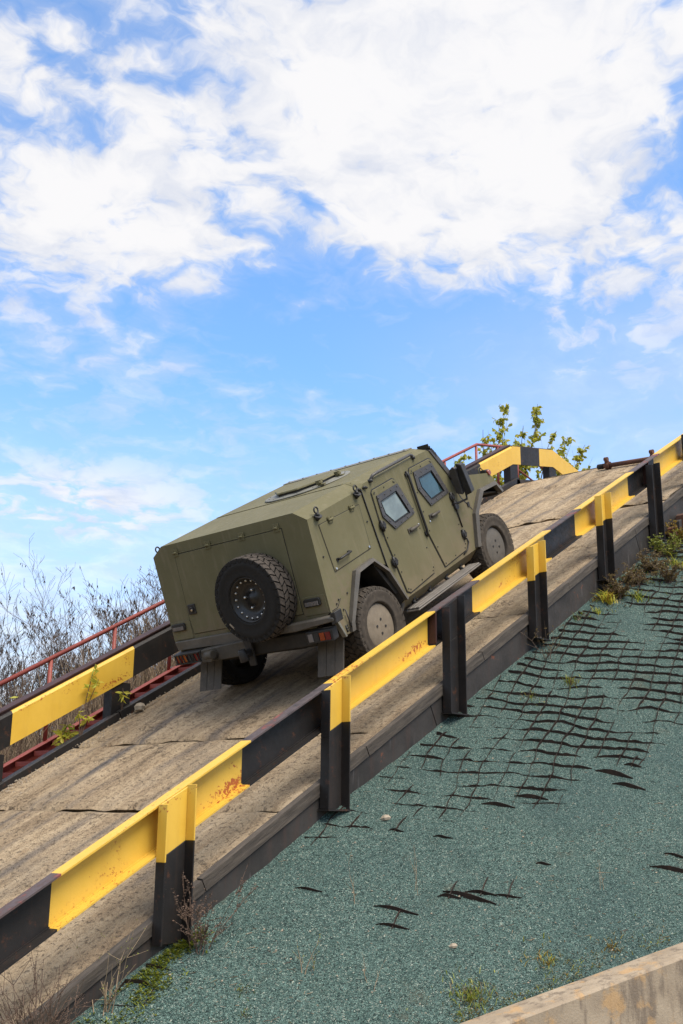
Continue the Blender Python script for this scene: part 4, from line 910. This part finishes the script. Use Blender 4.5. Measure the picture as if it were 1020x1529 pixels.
m = MB(); m.box(2.03, 2.19, -1.07, 1.07, 2.108, 2.122, lambda a, b, c: (a-.03*abs(b), b, c)); bolts(m, [(2.10-.03*abs(y), y, 2.122) for y in np.linspace(-1.0, 1.0, 9)], .018, .012, (0, 0, 1)); vp(m, 'windscreen_header', M_HATCH, bevel=.004)
m = MB(); m.box(.49, .53, -1.05, 1.05, 2.091, 2.099); vp(m, 'roof_seam', M_OLIVE)
m = MB(); bolts(m, [(.62, -1.20, 2.042), (.70, -1.20, 2.042), (.56, -1.13, 2.07)], .013, .012, (0, -.4, .9)); m.lathe([(0, 0), (.03, 0), (.03, .012), (0, .014)], (1.98, -1.17, 2.055), (0, -.6, .8), (1, 0, 0), 12); vp(m, 'roof_bolt', M_OLIVE)
# windscreen and pillar trim
m = MB(); m.prism([(2.17, y, 2.085) for y in (-1.0, 1.0)]+[(2.53, 1.12, 1.57), (2.53, -1.12, 1.57)], [(2.19, y, 2.095) for y in (-1.0, 1.0)]+[(2.55, 1.12, 1.58), (2.55, -1.12, 1.58)]); vp(m, 'windscreen', M_PANE2)
m = MB(); m.prism([(2.19, -1.285, 2.02), (2.29, -1.285, 2.02), (2.61, -1.285, 1.53), (2.50, -1.285, 1.53)], [(2.19, -1.10, 2.08), (2.29, -1.10, 2.08), (2.61, -1.10, 1.55), (2.50, -1.10, 1.55)]); pil = vp(m, 'pillar_trim', M_FRAME, bevel=.006)
m = MB()
for k in range(5): a = 2.20+.028*k; zc_ = 2.03-.036*k; m.box(a, a+.012, -1.29, -1.12, zc_+.02, zc_+.075)
vp(m, 'louvre', M_BLACK, pil)
# mirror
m = MB(); m.prism([(2.46, -1.30, 1.34), (2.46, -1.40, 1.30), (2.46, -1.41, 1.66), (2.46, -1.37, 1.70), (2.46, -1.30, 1.66)], [(2.56, -1.31, 1.36), (2.56, -1.40, 1.33), (2.56, -1.41, 1.64), (2.56, -1.37, 1.68), (2.56, -1.31, 1.64)]); mir = vp(m, 'door_mirror', M_FRAME, bevel=.012, seg=2)
m = MB(); m.prism([(2.47, -1.425, 1.28), (2.47, -1.53, 1.30), (2.47, -1.50, 1.70), (2.47, -1.42, 1.73)], [(2.60, -1.42, 1.30), (2.60, -1.51, 1.31), (2.60, -1.48, 1.69), (2.60, -1.42, 1.71)]); vp(m, 'mirror_shroud', M_BLACK, mir, bevel=.012, seg=2)
m = MB(); m.tube([(2.36, -1.29, 1.22), (2.40, -1.33, 1.225), (2.50, -1.41, 1.23), (2.51, -1.42, 1.32)], .015, 8); m.tube([(2.36, -1.28, 1.19), (2.36, -1.32, 1.19)], .045, 8); m.tube([(2.32, -1.28, 1.24), (2.38, -1.31, 1.24)], .03, 8); vp(m, 'mirror_arm', M_BLACK, mir)
# front lamps on the wing
m = MB(); m.box(3.44, 3.56, -1.262, -1.17, 1.29, 1.40, lambda a, b, c: (a, b, c+(3.5-a)*.2)); wl = vp(m, 'marker_lamp', M_BLACK, bevel=.01)
m = MB(); m.tube([(3.50, -1.262, 1.35), (3.50, -1.292, 1.35)], [.045, .035], 10); vp(m, 'lens', M_AMB, wl)
m = MB(); m.tube([(3.37, -1.2, 1.38), (3.38, -1.2, 1.45), (3.44, -1.2, 1.46), (3.50, -1.2, 1.39)], .008, 6); vp(m, 'lamp_guard', M_OLIVE, wl)
m = MB(); m.box(3.05, 3.62, -1.255, -.80, 1.172, 1.19, lambda a, b, c: (a, b, c-max(0, a-3.5)*1.2)); vp(m, 'front_arch_liner', M_DARK)
for sg in (-1, 1):
    m = MB(); m.tube([(3.60, sg*.85, 1.02), (3.68, sg*.85, 1.02)], .11, 14); vp(m, 'headlight', M_CLR)
m = MB()
for k in range(7): m.box(3.60, 3.69, -.55, .55, .82+.05*k, .84+.05*k)
vp(m, 'grille', M_BLACK); m = MB(); m.box(3.5, 3.75, -.78, .78, .55, .72); vp(m, 'bumper', M_DARK, bevel=.02)

# ================================================================== SLOPE DETAILS
# geocell net standing proud of the gravel
VA = np.array([.140, -.178]); VA = VA/np.linalg.norm(VA)*.200; VB = np.array([.243, .052])*.74
def net_mask(X, Y):
    lim = np.interp(X, [7.0, 7.4, 8.2, 9.2, 10.2, 11.7, 13, 14.5, 17], [6.6, 6.42, 6.1, 5.42, 5.0, 4.95, 5.0, 5.2, 5.5])
    return Y-lim
net = MB(); oN = np.array([8.0, 6.6])
def nh(X, Y):
    mk = float(net_mask(X, Y)); n_ = float(fbm(np.array(X*2.3), np.array(Y*2.3), 4, 51))
    g_ = np.clip(mk*1.6, -1, .16)+n_*1.5-.03
    return float(np.clip(.010+.085*g_, -.03, .027))
def ribbon(pts, jit, th):
    prev = None; jit_seed = random.random()*100
    run = []
    for (X, Y) in pts:
        hgt = nh(X, Y)+jit*(random.random()-.5)
        run.append((X, Y, hgt))
    for (a, b_) in zip(run[:-1], run[1:]):
        if max(a[2], b_[2]) <= .002: continue
        za, zb = float(slope_h(np.array(a[0]), np.array(a[1]))), float(slope_h(np.array(b_[0]), np.array(b_[1])))
        d = np.array([b_[0]-a[0], b_[1]-a[1]]); L = np.linalg.norm(d); nrm_ = np.array([-d[1], d[0]])/max(L, 1e-6)*th*.5
        ha, hb = max(a[2], -.02), max(b_[2], -.02)
        lean = .25
        def cor(q, z, sgn, h_): return (q[0]+nrm_[0]*sgn-h_*.35*.7, q[1]+nrm_[1]*sgn-h_*.35*.7, z+h_)
        net.hexa([cor(a, za, 1, -.03), cor(a, za, -1, -.03), cor(b_, zb, -1, -.03), cor(b_, zb, 1, -.03), cor(a, za, 1, ha), cor(a, za, -1, ha), cor(b_, zb, -1, hb), cor(b_, zb, 1, hb)])
def inside(X, Y): return Y < 6.62 and X < 17.2 and kerb_side(X, Y) > .1 and net_mask(X, Y) > -.25
for j in range(-18, 60):
    pts = []
    for i10 in range(-75, 260):
        i = i10/5; q = oN+VA*i+VB*j
        w_ = .006*math.sin(i*PI)*(1 if j % 2 else -1)+.27*float(fbm(np.array(q[0]*1.3), np.array(q[1]*1.3), 4, 61))
        q = q+VB/np.linalg.norm(VB)*w_
        if inside(*q): pts.append((q[0], q[1]))
        else:
            if len(pts) > 1: ribbon(pts, .012, .006)
            pts = []
    if len(pts) > 1: ribbon(pts, .012, .006)
for i in range(-15, 52):
    pts = []
    for j10 in range(-90, 300):
        j = j10/5; q = oN+VA*i+VB*j
        w_ = .006*math.sin(j*PI)*(1 if i % 2 else -1)+.24*float(fbm(np.array(q[0]*1.3+9), np.array(q[1]*1.3), 4, 71))
        q = q+VA/np.linalg.norm(VA)*w_
        if inside(*q): pts.append((q[0], q[1]))
        else:
            if len(pts) > 1: ribbon(pts, .010, .005)
            pts = []
    if len(pts) > 1: ribbon(pts, .010, .005)
# isolated strips lower down the slope
def strip(X, Y, L, ang, hmax, k=8):
    prev = None
    for i in range(k):
        f0, f1 = i/k, (i+1)/k
        P = [(X+L*(f-.5)*math.cos(ang)+.006*math.sin(f*7), Y+L*(f-.5)*math.sin(ang)) for f in (f0, f1)]
        hs = [hmax*math.sin(PI*min(max(f, .03), .97))*(.6+.5*random.random() if False else .9) for f in (f0, f1)]
        z = [float(slope_h(np.array(p[0]), np.array(p[1]))) for p in P]
        net.hexa([(P[0][0], P[0][1], z[0]-.02), (P[0][0]+.004, P[0][1]-.006, z[0]-.02), (P[1][0]+.004, P[1][1]-.006, z[1]-.02), (P[1][0], P[1][1], z[1]-.02), (P[0][0]-.012, P[0][1]-.012, z[0]+hs[0]), (P[0][0]-.006, P[0][1]-.018, z[0]+hs[0]), (P[1][0]-.006, P[1][1]-.018, z[1]+hs[1]), (P[1][0]-.012, P[1][1]-.012, z[1]+hs[1])])
CAo = math.atan2(-.19, .13)
for X, Y, L, hm in ((7.86, 5.26, .42, .045), (7.97, 5.22, .25, .03), (7.36, 5.62, .35, .03), (7.22, 5.55, .25, .025), (9.32, 4.16, .4, .04), (9.5, 4.2, .22, .02), (9.2, 5.45, .3, .04), (10.05, 5.03, .34, .05), (10.0, 4.86, .3, .04), (10.3, 4.95, .16, .03), (8.23, 5.77, .16, .02), (7.02, 6.25, .22, .02), (8.6, 5.0, .12, .02), (8.9, 5.62, .3, .035), (8.0, 6.1, .12, .02), (9.9, 5.3, .2, .03), (7.75, 5.38, .18, .03), (8.1, 5.05, .22, .02)):
    strip(X, Y, L, CAo+random.uniform(-.12, .12), hm)
    if random.random() < .2: strip(X+.08, Y+.02, .2, random.uniform(.1, .35), .018, 5)
tag(net.build('geocell_net', M_CELL), 'dark plastic geocell net standing out of the green gravel below the ramp', 'erosion net', kind='stuff')

# ---------------------------------------------------------------- vegetation
def blade(mb, p, d, L, w, bend=.3, mi=0):
    p = Vector(p); d = Vector(d).normalized(); sd_ = d.cross(Vector((0, 0, 1))); sd_ = sd_.normalized() if sd_.length > .05 else Vector((1, 0, 0))
    g1 = p+d*L*.55; g2 = g1+(d+Vector((d.x, d.y, -bend*2))*.5).normalized()*L*.45
    mb.add([p-sd_*w, p+sd_*w, g1+sd_*w*.8, g1-sd_*w*.8, g2], [(0, 1, 2, 3), (3, 2, 4)], mi)
def rdir(up=1.): 
    v = Vector((random.gauss(0, 1), random.gauss(0, 1), 0)); v.normalize(); v.z = up*random.uniform(.6, 1.6); return v.normalized()
def leaf(mb, p, d, L, w, mi=0):
    d = Vector(d).normalized(); sd_ = d.cross(Vector((random.gauss(0, 1), random.gauss(0, 1), random.gauss(0, 1)))).normalized(); up_ = sd_.cross(d)
    p = Vector(p); m1 = p+d*L*.45
    mb.add([p, m1+sd_*w+up_*w*.3, p+d*L, m1-sd_*w+up_*w*.3, m1-up_*w*.1], [(0, 4, 1), (4, 2, 1), (0, 3, 4), (4, 3, 2)], mi)
def gz(X, Y): return float(slope_h(np.array(X), np.array(Y)))
# moss along the lower edge of the beam
m = MB()
for k in range(7000):
    f = random.random(); X = 4.7+1.5*f; Y = 6.61-abs(random.gauss(0, .07+.07*(1-f)))
    if random.random() > 1.9*(vnoise(np.array(X*6.), np.array(Y*9.), 77)-.28): continue
    blade(m, (X, Y, gz(X, Y)-.004), rdir(.7), random.uniform(.025, .06), random.uniform(.005, .010))
tag(m.build('moss', M_MOSS), 'bright green moss along the foot of the black edge beam', 'moss', kind='stuff')
def tuft(name, label, cat, X, Y, n, hgt, rad_, mats, w=.004, upf=1.4, group=None, z=None):
    z0 = gz(X, Y) if z is None else z; r = thing(name, label, cat, (X, Y, z0), group); m = MB()
    for k in range(n):
        a = random.uniform(0, 2*PI); q = rad_*abs(random.gauss(0, .6)); x, y = X+q*math.cos(a), Y+q*math.sin(a)
        blade(m, (x, y, (gz(x, y) if z is None else z0)-.01), rdir(upf), hgt*random.uniform(.45, 1.1), w*random.uniform(.6, 1.3), random.uniform(.2, .9), random.randrange(len(mats)))
    wpart(m, 'leaf_blades', mats, r, kind='stuff'); return r
def weed(name, label, cat, p, n, hgt, spread, stem_m, leaf_m, leafn=6, leafs=.02, sub=3, group=None, r0=.004, lw=.35):
    rt = thing(name, label, cat, p, group); m = MB(); l = MB(); p = Vector(p)
    for k in range(n):
        d = rdir(1.2); d = Vector((d.x*spread, d.y*spread, 1)).normalized(); pts = [p+Vector((random.gauss(0, .03), random.gauss(0, .03), -.02))]; L = hgt*random.uniform(.5, 1.1)
        for i in range(5): d = (d+Vector((random.gauss(0, .13), random.gauss(0, .13), random.gauss(0, .06)))).normalized(); pts.append(pts[-1]+d*L/5)
        m.tube(pts, [r0*(1-.15*i) for i in range(6)], 3, cap=False)
        for j in range(sub):
            i = random.randrange(1, 5); b0 = pts[i]; dd = (d+Vector((random.gauss(0, .7), random.gauss(0, .7), random.gauss(.1, .4)))).normalized(); L2 = L*random.uniform(.15, .42)
            q = [b0, b0+dd*L2*.5, b0+dd*L2+Vector((0, 0, .02*L2))]; m.tube(q, [r0*.55, r0*.45, r0*.3], 3, cap=False)
            for u in range(leafn): f = random.uniform(.2, 1); leaf(l, q[0].lerp(q[2], f), rdir(.3), leafs*random.uniform(.6, 1.3), leafs*lw)
        for u in range(leafn): i = random.randrange(1, 6); leaf(l, pts[i], rdir(.4), leafs*random.uniform(.6, 1.3), leafs*lw)
    wpart(m, 'stems', stem_m, rt)
    if l.f: wpart(l, 'leaves', leaf_m, rt)
    return rt
weed('dry_weed', 'dry brown branching weed at the foot of the nearest yellow and black post', 'weed', (6.05, 6.44, gz(6.05, 6.44)), 11, .66, .75, M_BROWNW, M_BROWNW, 14, .017, 6)
weed('dry_weed', 'thin dry weed growing before the black lower end of the third yellow-topped post', 'weed', (11.35, 6.38, gz(11.35, 6.38)), 6, .62, .8, M_TWIG, M_DRYL, 5, .02, 4)
weed('dry_weed', 'spiky dry brown weeds over the concrete in the bottom left corner', 'weed', (4.74, 6.62, gz(4.74, 6.62)), 48, .60, .9, M_BROWNW, M_BROWNW, 8, .010, 6)
weed('dry_weed', 'greenish dry stalks with small seed heads leaning on the edge board', 'weed', (5.30, 6.54, gz(5.30, 6.54)), 10, .62, .8, M_STEM, M_MOSS, 3, .012, 3)
weed('dry_weed', 'lone straw stalk standing in the green gravel left of centre', 'weed', (6.5, 5.75, gz(6.5, 5.75)), 3, .42, .5, M_STEM, M_MOSS, 4, .012, 2)
# weeds heaped along the top right of the slope
RW = [(13.25, 6.42, 'low brown weed tangle beside the fifth post', M_BROWNW, M_DRYL), (13.75, 6.40, 'tangled dark weed right of the fifth post', M_BROWNW, M_DRYL), (14.3, 6.42, 'brown flowering weed in the middle of the upper weed strip', M_TWIG, M_DRYL), (14.9, 6.46, 'dark leggy weed in front of the sixth post', M_BROWNW, M_MOSS), (15.5, 6.46, 'dry weed right of the sixth post beneath the rusty stack', M_TWIG, M_OCHRE), (16.1, 6.45, 'highest dry weed at the right edge of the slope', M_BROWNW, M_OCHRE), (14.2, 6.12, 'sprawling brown weed on the edge of the geocell net', M_BROWNW, M_DRYL), (15.1, 6.05, 'grey stalks lying over the upper geocell net', M_TWIG, M_DRYL)]
for X, Y, lb, a, b_ in RW: weed('dry_weed', lb, 'weed', (X, Y, gz(X, Y)), 20, .36, 1.2, a, b_, 8, .03, 6)
m = MB()
for k in range(5600):
    X = random.uniform(12.5, 17.2); wd = .06+.16*np.clip((X-12.6)/1.5, 0, 1); Y = 6.62-abs(random.gauss(0, wd*1.15))
    if vnoise(np.array(X*3.), np.array(Y*4.), 91) < .33: continue
    blade(m, (X, Y, gz(X, Y)-.004), rdir(random.uniform(.3, 1.1)), random.uniform(.03, .10), random.uniform(.003, .007), random.uniform(.2, 1.), random.choice((0, 0, 1, 1, 2, 2, 3)))
tag(m.build('weed_litter', [M_BROWNW, M_DRYL, M_MOSS, M_TWIG]), 'brown tangle of dead weeds and litter along the beam at the upper right', 'weed litter', kind='stuff')
tuft('grass_tuft', 'green grass tuft right of the foot of the fifth post', 'grass', 13.45, 6.22, 90, .2, .10, [M_GRASS, M_GRASS, M_LEAFB])
tuft('grass_tuft', 'upper green tuft among brown weeds near the sixth post', 'grass', 14.75, 6.22, 80, .22, .12, [M_GRASS, M_LEAFB])
tuft('grass_tuft', 'pale green tuft at the right edge of the weed strip', 'grass', 15.3, 5.95, 80, .22, .12, [M_GRASS, M_LEAFB])
tuft('ochre_plant', 'ochre and yellow leafed plant behind the fifth post foot', 'plant', 13.05, 6.45, 60, .26, .10, [M_OCHRE, M_OCHRE, M_LEAFB], .009)
tuft('ochre_plant', 'yellow leafed plant beside the rusty stack at the right edge', 'plant', 15.9, 6.3, 60, .26, .10, [M_OCHRE, M_LEAFB], .009)
tuft('grass_tuft', 'tiny bright green tuft below the edge beam left of the fifth post', 'grass', 12.72, 6.45, 50, .12, .06, [M_GRASS, M_LEAFB])
tuft('grass_tuft', 'small straw coloured tuft against the edge beam by the net', 'grass', 12.35, 6.55, 40, .16, .04, [M_STEM, M_GRASS])
tuft('grass_tuft', 'mossy tuft growing out of the middle of the geocell net', 'grass', 11.1, 5.99, 80, .13, .10, [M_MOSS, M_DRYL, M_MOSS])
tuft('grass_tuft', 'smaller mossy tuft in the geocell net, left of the larger mossy tuft', 'grass', 10.55, 6.2, 60, .09, .10, [M_MOSS, M_DRYL])
tuft('grass_tuft', 'short mossy tuft against the back of the retaining wall', 'grass', 7.12, 4.76, 260, .10, .20, [M_MOSS, M_DRYL, M_MOSS])
tuft('grass_tuft', 'olive tuft behind the middle of the retaining wall', 'grass', 7.75, 4.48, 130, .09, .20, [M_MOSS, M_OCHRE])
tuft('grass_tuft', 'straw tuft behind the right end of the retaining wall', 'grass', 8.25, 4.22, 90, .08, .18, [M_DRYL, M_OCHRE])
tuft('grass_tuft', 'small olive tuft in the gravel below the nearest post', 'grass', 6.05, 6.0, 60, .05, .08, [M_MOSS, M_DRYL])
tuft('grass_tuft', 'small brown tuft low in the gravel at bottom centre', 'grass', 6.15, 5.45, 60, .04, .07, [M_DRYL, M_MOSS])
tuft('grass_tuft', 'brownish tuft at the bottom edge between moss and wall', 'grass', 5.95, 5.85, 50, .04, .07, [M_DRYL, M_MOSS])
m = MB()
X, Y = slope_points(1500, 9.5)
for x, y in zip(X, Y):
    if vnoise(np.array(x*1.3), np.array(y*1.3), 123) < .45: continue
    a = random.uniform(0, PI); L = random.uniform(.015, .07); z = gz(x, y)+.006
    m.tube([(x, y, z), (x+math.cos(a)*L, y+math.sin(a)*L, z+random.uniform(0, .012)+L*math.cos(a)*GM*.5)], [.0022, .0014], 3, cap=False, mi=random.randrange(3))
tag(m.build('straw_litter', [M_STEM, M_BROWNW, M_DRYL]), 'bits of straw and dead twig scattered on the green gravel', 'straw litter', kind='stuff')
m = MB()
for k in range(2600):
    d = random.uniform(-1., 3.2); o_ = abs(random.gauss(0, .10))+.01; x, y = KA[0]+KD[0]*d+KN[0]*o_, KA[1]+KD[1]*d+KN[1]*o_
    if vnoise(np.array(d*3.), np.array(o_*6.), 133) < .42: continue
    blade(m, (x, y, gz(x, y)-.004), rdir(.8), random.uniform(.015, .05), random.uniform(.002, .005), .5, random.randrange(3))
tag(m.build('wall_moss', [M_MOSS, M_DRYL, M_OCHRE]), 'sparse moss and dead leaves gathered behind the retaining wall', 'moss', kind='stuff')
for X, Y, hg, lb in ((7.6, 5.6, .38, 'thin pale stalk in the lower gravel, above the left end of the wall'), (6.7, 5.35, .34, 'thin pale stalk near the bottom edge of the gravel'), (8.7, 4.5, .30, 'thin pale stalk in the gravel near the right end of the wall'), (7.15, 5.9, .4, 'thin forked stalk in the gravel midway between nearest post and wall')):
    weed('dry_stalk', lb, 'weed', (X, Y, gz(X, Y)), 2, hg, .35, M_STEM, M_DRYL, 3, .010, 2, r0=.0025)
# stack of rusty steel offcuts at the right edge
bs_ = thing('rusty_stack', 'stack of short rusty steel bars against the ramp edge, far right', 'steel bars', R(15.9, 6.55, -.2))
for k in range(4):
    m = MB(); a = 15.75+.20*k; z0 = -.46+.006*k; m.box(a, a+.10, 6.50, 6.63, z0, z0+.12+.03*(k % 3), lambda s, t, z: R(s+PL*z, t, z)); wpart(m, 'bar', M_WEA if k % 2 else M_RUST, bs_, bevel=.006)
# pebbles one can pick out
for X, Y, sz, lb in ((7.40, 5.10, .035, 'pale stone chip in the gravel above the wall'), (8.05, 6.25, .05, 'pale rubble lump at the edge of the net by the third post')):
    m = MB(); m.lathe([(0, -.5*sz), (sz*.8, -.3*sz), (sz, .1*sz), (sz*.6, .6*sz), (0, .75*sz)], (X, Y, gz(X, Y)), (.1, .2, 1), (1, 0, 0), 7, smooth=False); tag(m.build('stone', M_PALE, None, (X, Y, gz(X, Y))), lb, 'stone')
q = R(8.93, 11.40, .04); m = MB(); m.lathe([(0, -.05), (.06, -.03), (.075, .02), (.05, .06), (0, .075)], q, (.2, .1, 1), (1, 0, 0), 7, smooth=False); tag(m.build('stone', M_PALE, None, q), 'pale stone lying by the far kerb below the black rail post', 'stone')

# bare trees behind the stairs
def bare_tree(label, X, Y, z0, hgt, lean, seed, name='bare_tree', pods=1.0):
    rs = random.Random(seed); rt = thing(name, label, 'tree', (X, Y, z0), 'bare trees behind the stairway'); tr = MB(); br = MB(); pd = MB()
    def grow(p, d, L, r, lev, mb):
        pts = [p]; n = 6 if lev < 2 else 4; rr = [r]
        for i in range(n):
            d = (d+Vector((rs.gauss(0, .10), rs.gauss(0, .10), .035+rs.gauss(0, .05)))).normalized(); pts.append(pts[-1]+d*L/n); rr.append(max(r*(1-.62*(i+1)/n), .0028))
        mb.tube(pts, rr, 5 if lev == 0 else (4 if lev == 1 else 3), cap=False)
        if lev >= 2 and rs.random() < .15*pods:
            for k in range(rs.randrange(1, 7)):
                q = pts[rs.randrange(1, len(pts))]; a = Vector((rs.gauss(0, .3), rs.gauss(0, .3), -1)).normalized(); leaf(pd, q, a, rs.uniform(.05, .10), .011)
        if lev < 4:
            nb = (8, 6, 5, 2)[lev]
            for k in range(nb):
                i = rs.randrange(1 if lev else 2, len(pts)); dd = (d*.75+Vector((rs.gauss(0, .5), rs.gauss(0, .5), rs.gauss(.25, .3)))).normalized()
                grow(pts[i], dd, L*rs.uniform(.34, .62), rr[i]*.62, lev+1, br)
    for k in range(4):
        a = Vector((lean[0]+rs.gauss(0, .34), lean[1]+rs.gauss(0, .34), 1)).normalized()
        grow(Vector((X+rs.gauss(0, .2), Y+rs.gauss(0, .2), z0)), a, hgt*rs.uniform(.6, .9), .032, 0, tr)
    wpart(tr, 'trunk', M_BARK, rt); wpart(br, 'branches', M_TWIG, rt)
    if pd.f: wpart(pd, 'seed_pods', M_POD, rt)
TREES = [(10.2, 16.2, .9, 3.6, (-.1, 0), 'leftmost bare tree beyond the stairway, at the edge of the photo'), (11.2, 17.6, .9, 5.4, (.05, 0), 'bare tree dense with dark pods left of the middle of the thicket'), (12.2, 16.2, 1.6, 5.0, (.1, 0), 'tall bare tree with pods in the middle of the thicket'), (13.0, 17.6, 1.4, 5.2, (-.05, .05), 'bare tree with fine grey twigs right of the thicket middle'), (13.9, 16.3, 2.2, 4.9, (.0, 0), 'bare tree next to the rear corner of the vehicle'), (15.0, 16.6, 2.8, 3.6, (.0, 0), 'bare tree whose twigs show over the vehicle roof edge'), (9.3, 18.0, .2, 4.2, (.1, 0), 'slim bare tree farthest back at the left edge'), (12.0, 19.5, .6, 6.4, (0, 0), 'bare tree standing farthest back behind the thicket'), (11.6, 15.2, 1.6, 4.2, (.15, 0), 'bare tree nearest the red handrail, left of the upper handrail post'), (13.4, 15.4, 2.3, 4.0, (-.1, 0), 'bare tree nearest the red handrail below the vehicle corner'), (10.5, 15.0, 1.2, 3.6, (.1, .0), 'low bare tree close behind the red handrail at the left')]
for i, (X, Y, z0, hg, ln, lb) in enumerate(TREES): bare_tree(lb, X, Y, z0, hg*.66, ln, 100+i)
# dry stems crowding the bank behind the stairs
m = MB()
for k in range(4200):
    X = random.uniform(6.5, 15.5); Y = 13.0+abs(random.gauss(0, 1.0)); zb_ = max(.5513*(X-4.1)-.75-max(0, (Y-12.9)*.62), 0)
    d = Vector((random.gauss(0, .22), random.gauss(0, .2), 1)).normalized(); L = random.uniform(.5, 1.9); p = Vector((X, Y, zb_-.05)); q = p+d*L*.5; r_ = q+(d+Vector((random.gauss(0, .2), random.gauss(0, .2), -.1))).normalized()*L*.5
    m.tube([p, q, r_], [.006, .005, .002], 3, cap=False, mi=random.choice((0, 0, 1)))
tag(m.build('dry_stems', [M_STEM, M_BROWNW]), 'dense dry stems and reeds on the bank behind the red stairway', 'dry stems', kind='stuff')
m = MB()
for k in range(5000):
    X = random.uniform(4, 26); Y = random.gauss(25.5, 2.6); 
    if Y < 21: continue
    z0 = 4.3*math.exp(-(((X-13)/13)**2+((Y-27)/5.5)**2))*1.12-.35
    d = rdir(1.5); blade(m, (X, Y, z0), d, random.uniform(.3, .8), .012, .3, random.choice((0, 1, 1)))
tag(m.build('brown_brush', [M_STEM, M_BROWNW]), 'reddish brown dry brush covering the distant mound at left', 'brush', kind='stuff')

# yellow leafed sprigs by the far rail
def sprig(label, p, tips, nleaf, ls):
    rt = thing('sapling', label, 'sapling', p); m = MB(); l = MB(); p = Vector(p)
    for tp in tips:
        tp = Vector(tp); mid = p.lerp(tp, .5)+Vector((random.gauss(0, .04), random.gauss(0, .04), .05)); pts = [p, mid, tp]; m.tube(pts, [.008, .006, .003], 4, cap=False)
        for k in range(nleaf):
            f = random.uniform(.62, 1.); q = mid.lerp(tp, (f-.5)*2)
            d = Vector((random.gauss(0, 1), random.gauss(0, .5), random.gauss(-.35, .5))); leaf(l, q, d, ls*random.uniform(.6, 1.2), ls*.17)
    wpart(m, 'stem', M_BROWNW, rt); wpart(l, 'leaves', M_LEAFB, rt)
p0 = R(8.0, 11.56, .02)
sprig('red stemmed sapling with lime leaves in front of the yellow far rail', p0, [R(8.22, 11.50, .30), R(8.55, 11.50, .62), R(8.60, 11.52, .82), R(8.1, 11.50, .42)], 11, .13)
p0 = R(7.75, 11.80, -.05)
sprig('lime leafed sapling below the far rail among the stair treads', p0, [R(7.95, 11.75, .16), R(8.10, 11.8, .22), R(7.9, 11.75, .05), R(8.15, 11.75, .12)], 13, .14)
p0 = R(8.75, 11.56, .05)
sprig('small lime leaf spray before the black far post', p0, [R(8.86, 11.50, .36), R(8.80, 11.50, .3)], 5, .12)
p0 = R(7.2, 12.9, .1)
sprig('pale lime leaves poking up behind the top of the far rail', p0, [R(7.9, 12.3, .72), R(7.55, 12.3, .68)], 6, .12)

# young trees beyond the crest
def leafy(label, base, tips, seed):
    rs = random.Random(seed); rt = thing('young_tree', label, 'tree', base, 'young poplars beyond the crest'); m = MB(); l = MB(); base = Vector(base)
    for tp in tips:
        tp = Vector(tp); ax = tp-base; pts = [base+ax*f+Vector((rs.gauss(0, .05), rs.gauss(0, .05), 0))*(1 if 0 < f < 1 else 0) for f in np.linspace(0, 1, 8)]
        m.tube(pts, list(np.linspace(.03, .005, 8)), 4, cap=False); L = ax.length
        for k in range(38):
            f = rs.uniform(.18, .98); i = min(int(f*7), 6); q = pts[i].lerp(pts[i+1], f*7-i); d = (ax.normalized()*.8+Vector((rs.gauss(0, .65), rs.gauss(0, .65), rs.gauss(.1, .3)))).normalized(); bl = rs.uniform(.2, .75)*(1.15-f*.75)
            e_ = q+d*bl; m.tube([q, e_], [.006, .003], 3, cap=False)
            for u in range(rs.randrange(7, 15)): leaf(l, q.lerp(e_, rs.uniform(.05, 1.05)), Vector((rs.gauss(0, .7), rs.gauss(0, .7), -.6)), rs.uniform(.085, .145), rs.uniform(.038, .058))
        for k in range(2): 
            q = pts[5]; m.tube([q, q+Vector((rs.gauss(0, .25), rs.gauss(0, .25), 1.))*rs.uniform(.4, .9)], [.006, .002], 3, cap=False)
    wpart(m, 'trunk', M_BARK, rt); wpart(l, 'crown', M_LEAFY, rt)
leafy('tallest yellow green young tree behind the rail at the crest', (23.9, 14.3, 8.2), [(25.35, 13.9, 11.7), (24.75, 14, 12.4), (24.3, 14.2, 11.7), (25.0, 13.6, 11.0), (24.0, 14.1, 11.0)], 5)
leafy('yellow green young tree left of the tallest one at the crest', (22.7, 14.3, 7.9), [(22.75, 14.0, 11.3), (23.3, 14.1, 12.0), (22.0, 14.0, 10.9), (23.7, 14.0, 11.0)], 6)
leafy('young tree leaning right over the descending end of the far rail', (24.4, 13.6, 8.3), [(25.6, 13.6, 11.6), (26.2, 13.4, 11.5), (25.9, 13.2, 10.7), (25.1, 13.5, 10.9)], 7)
leafy('small young tree between vehicle mirror and red handrail', (20.9, 14.2, 7.6), [(21.05, 14.0, 10.0), (20.9, 14.1, 9.6)], 8)
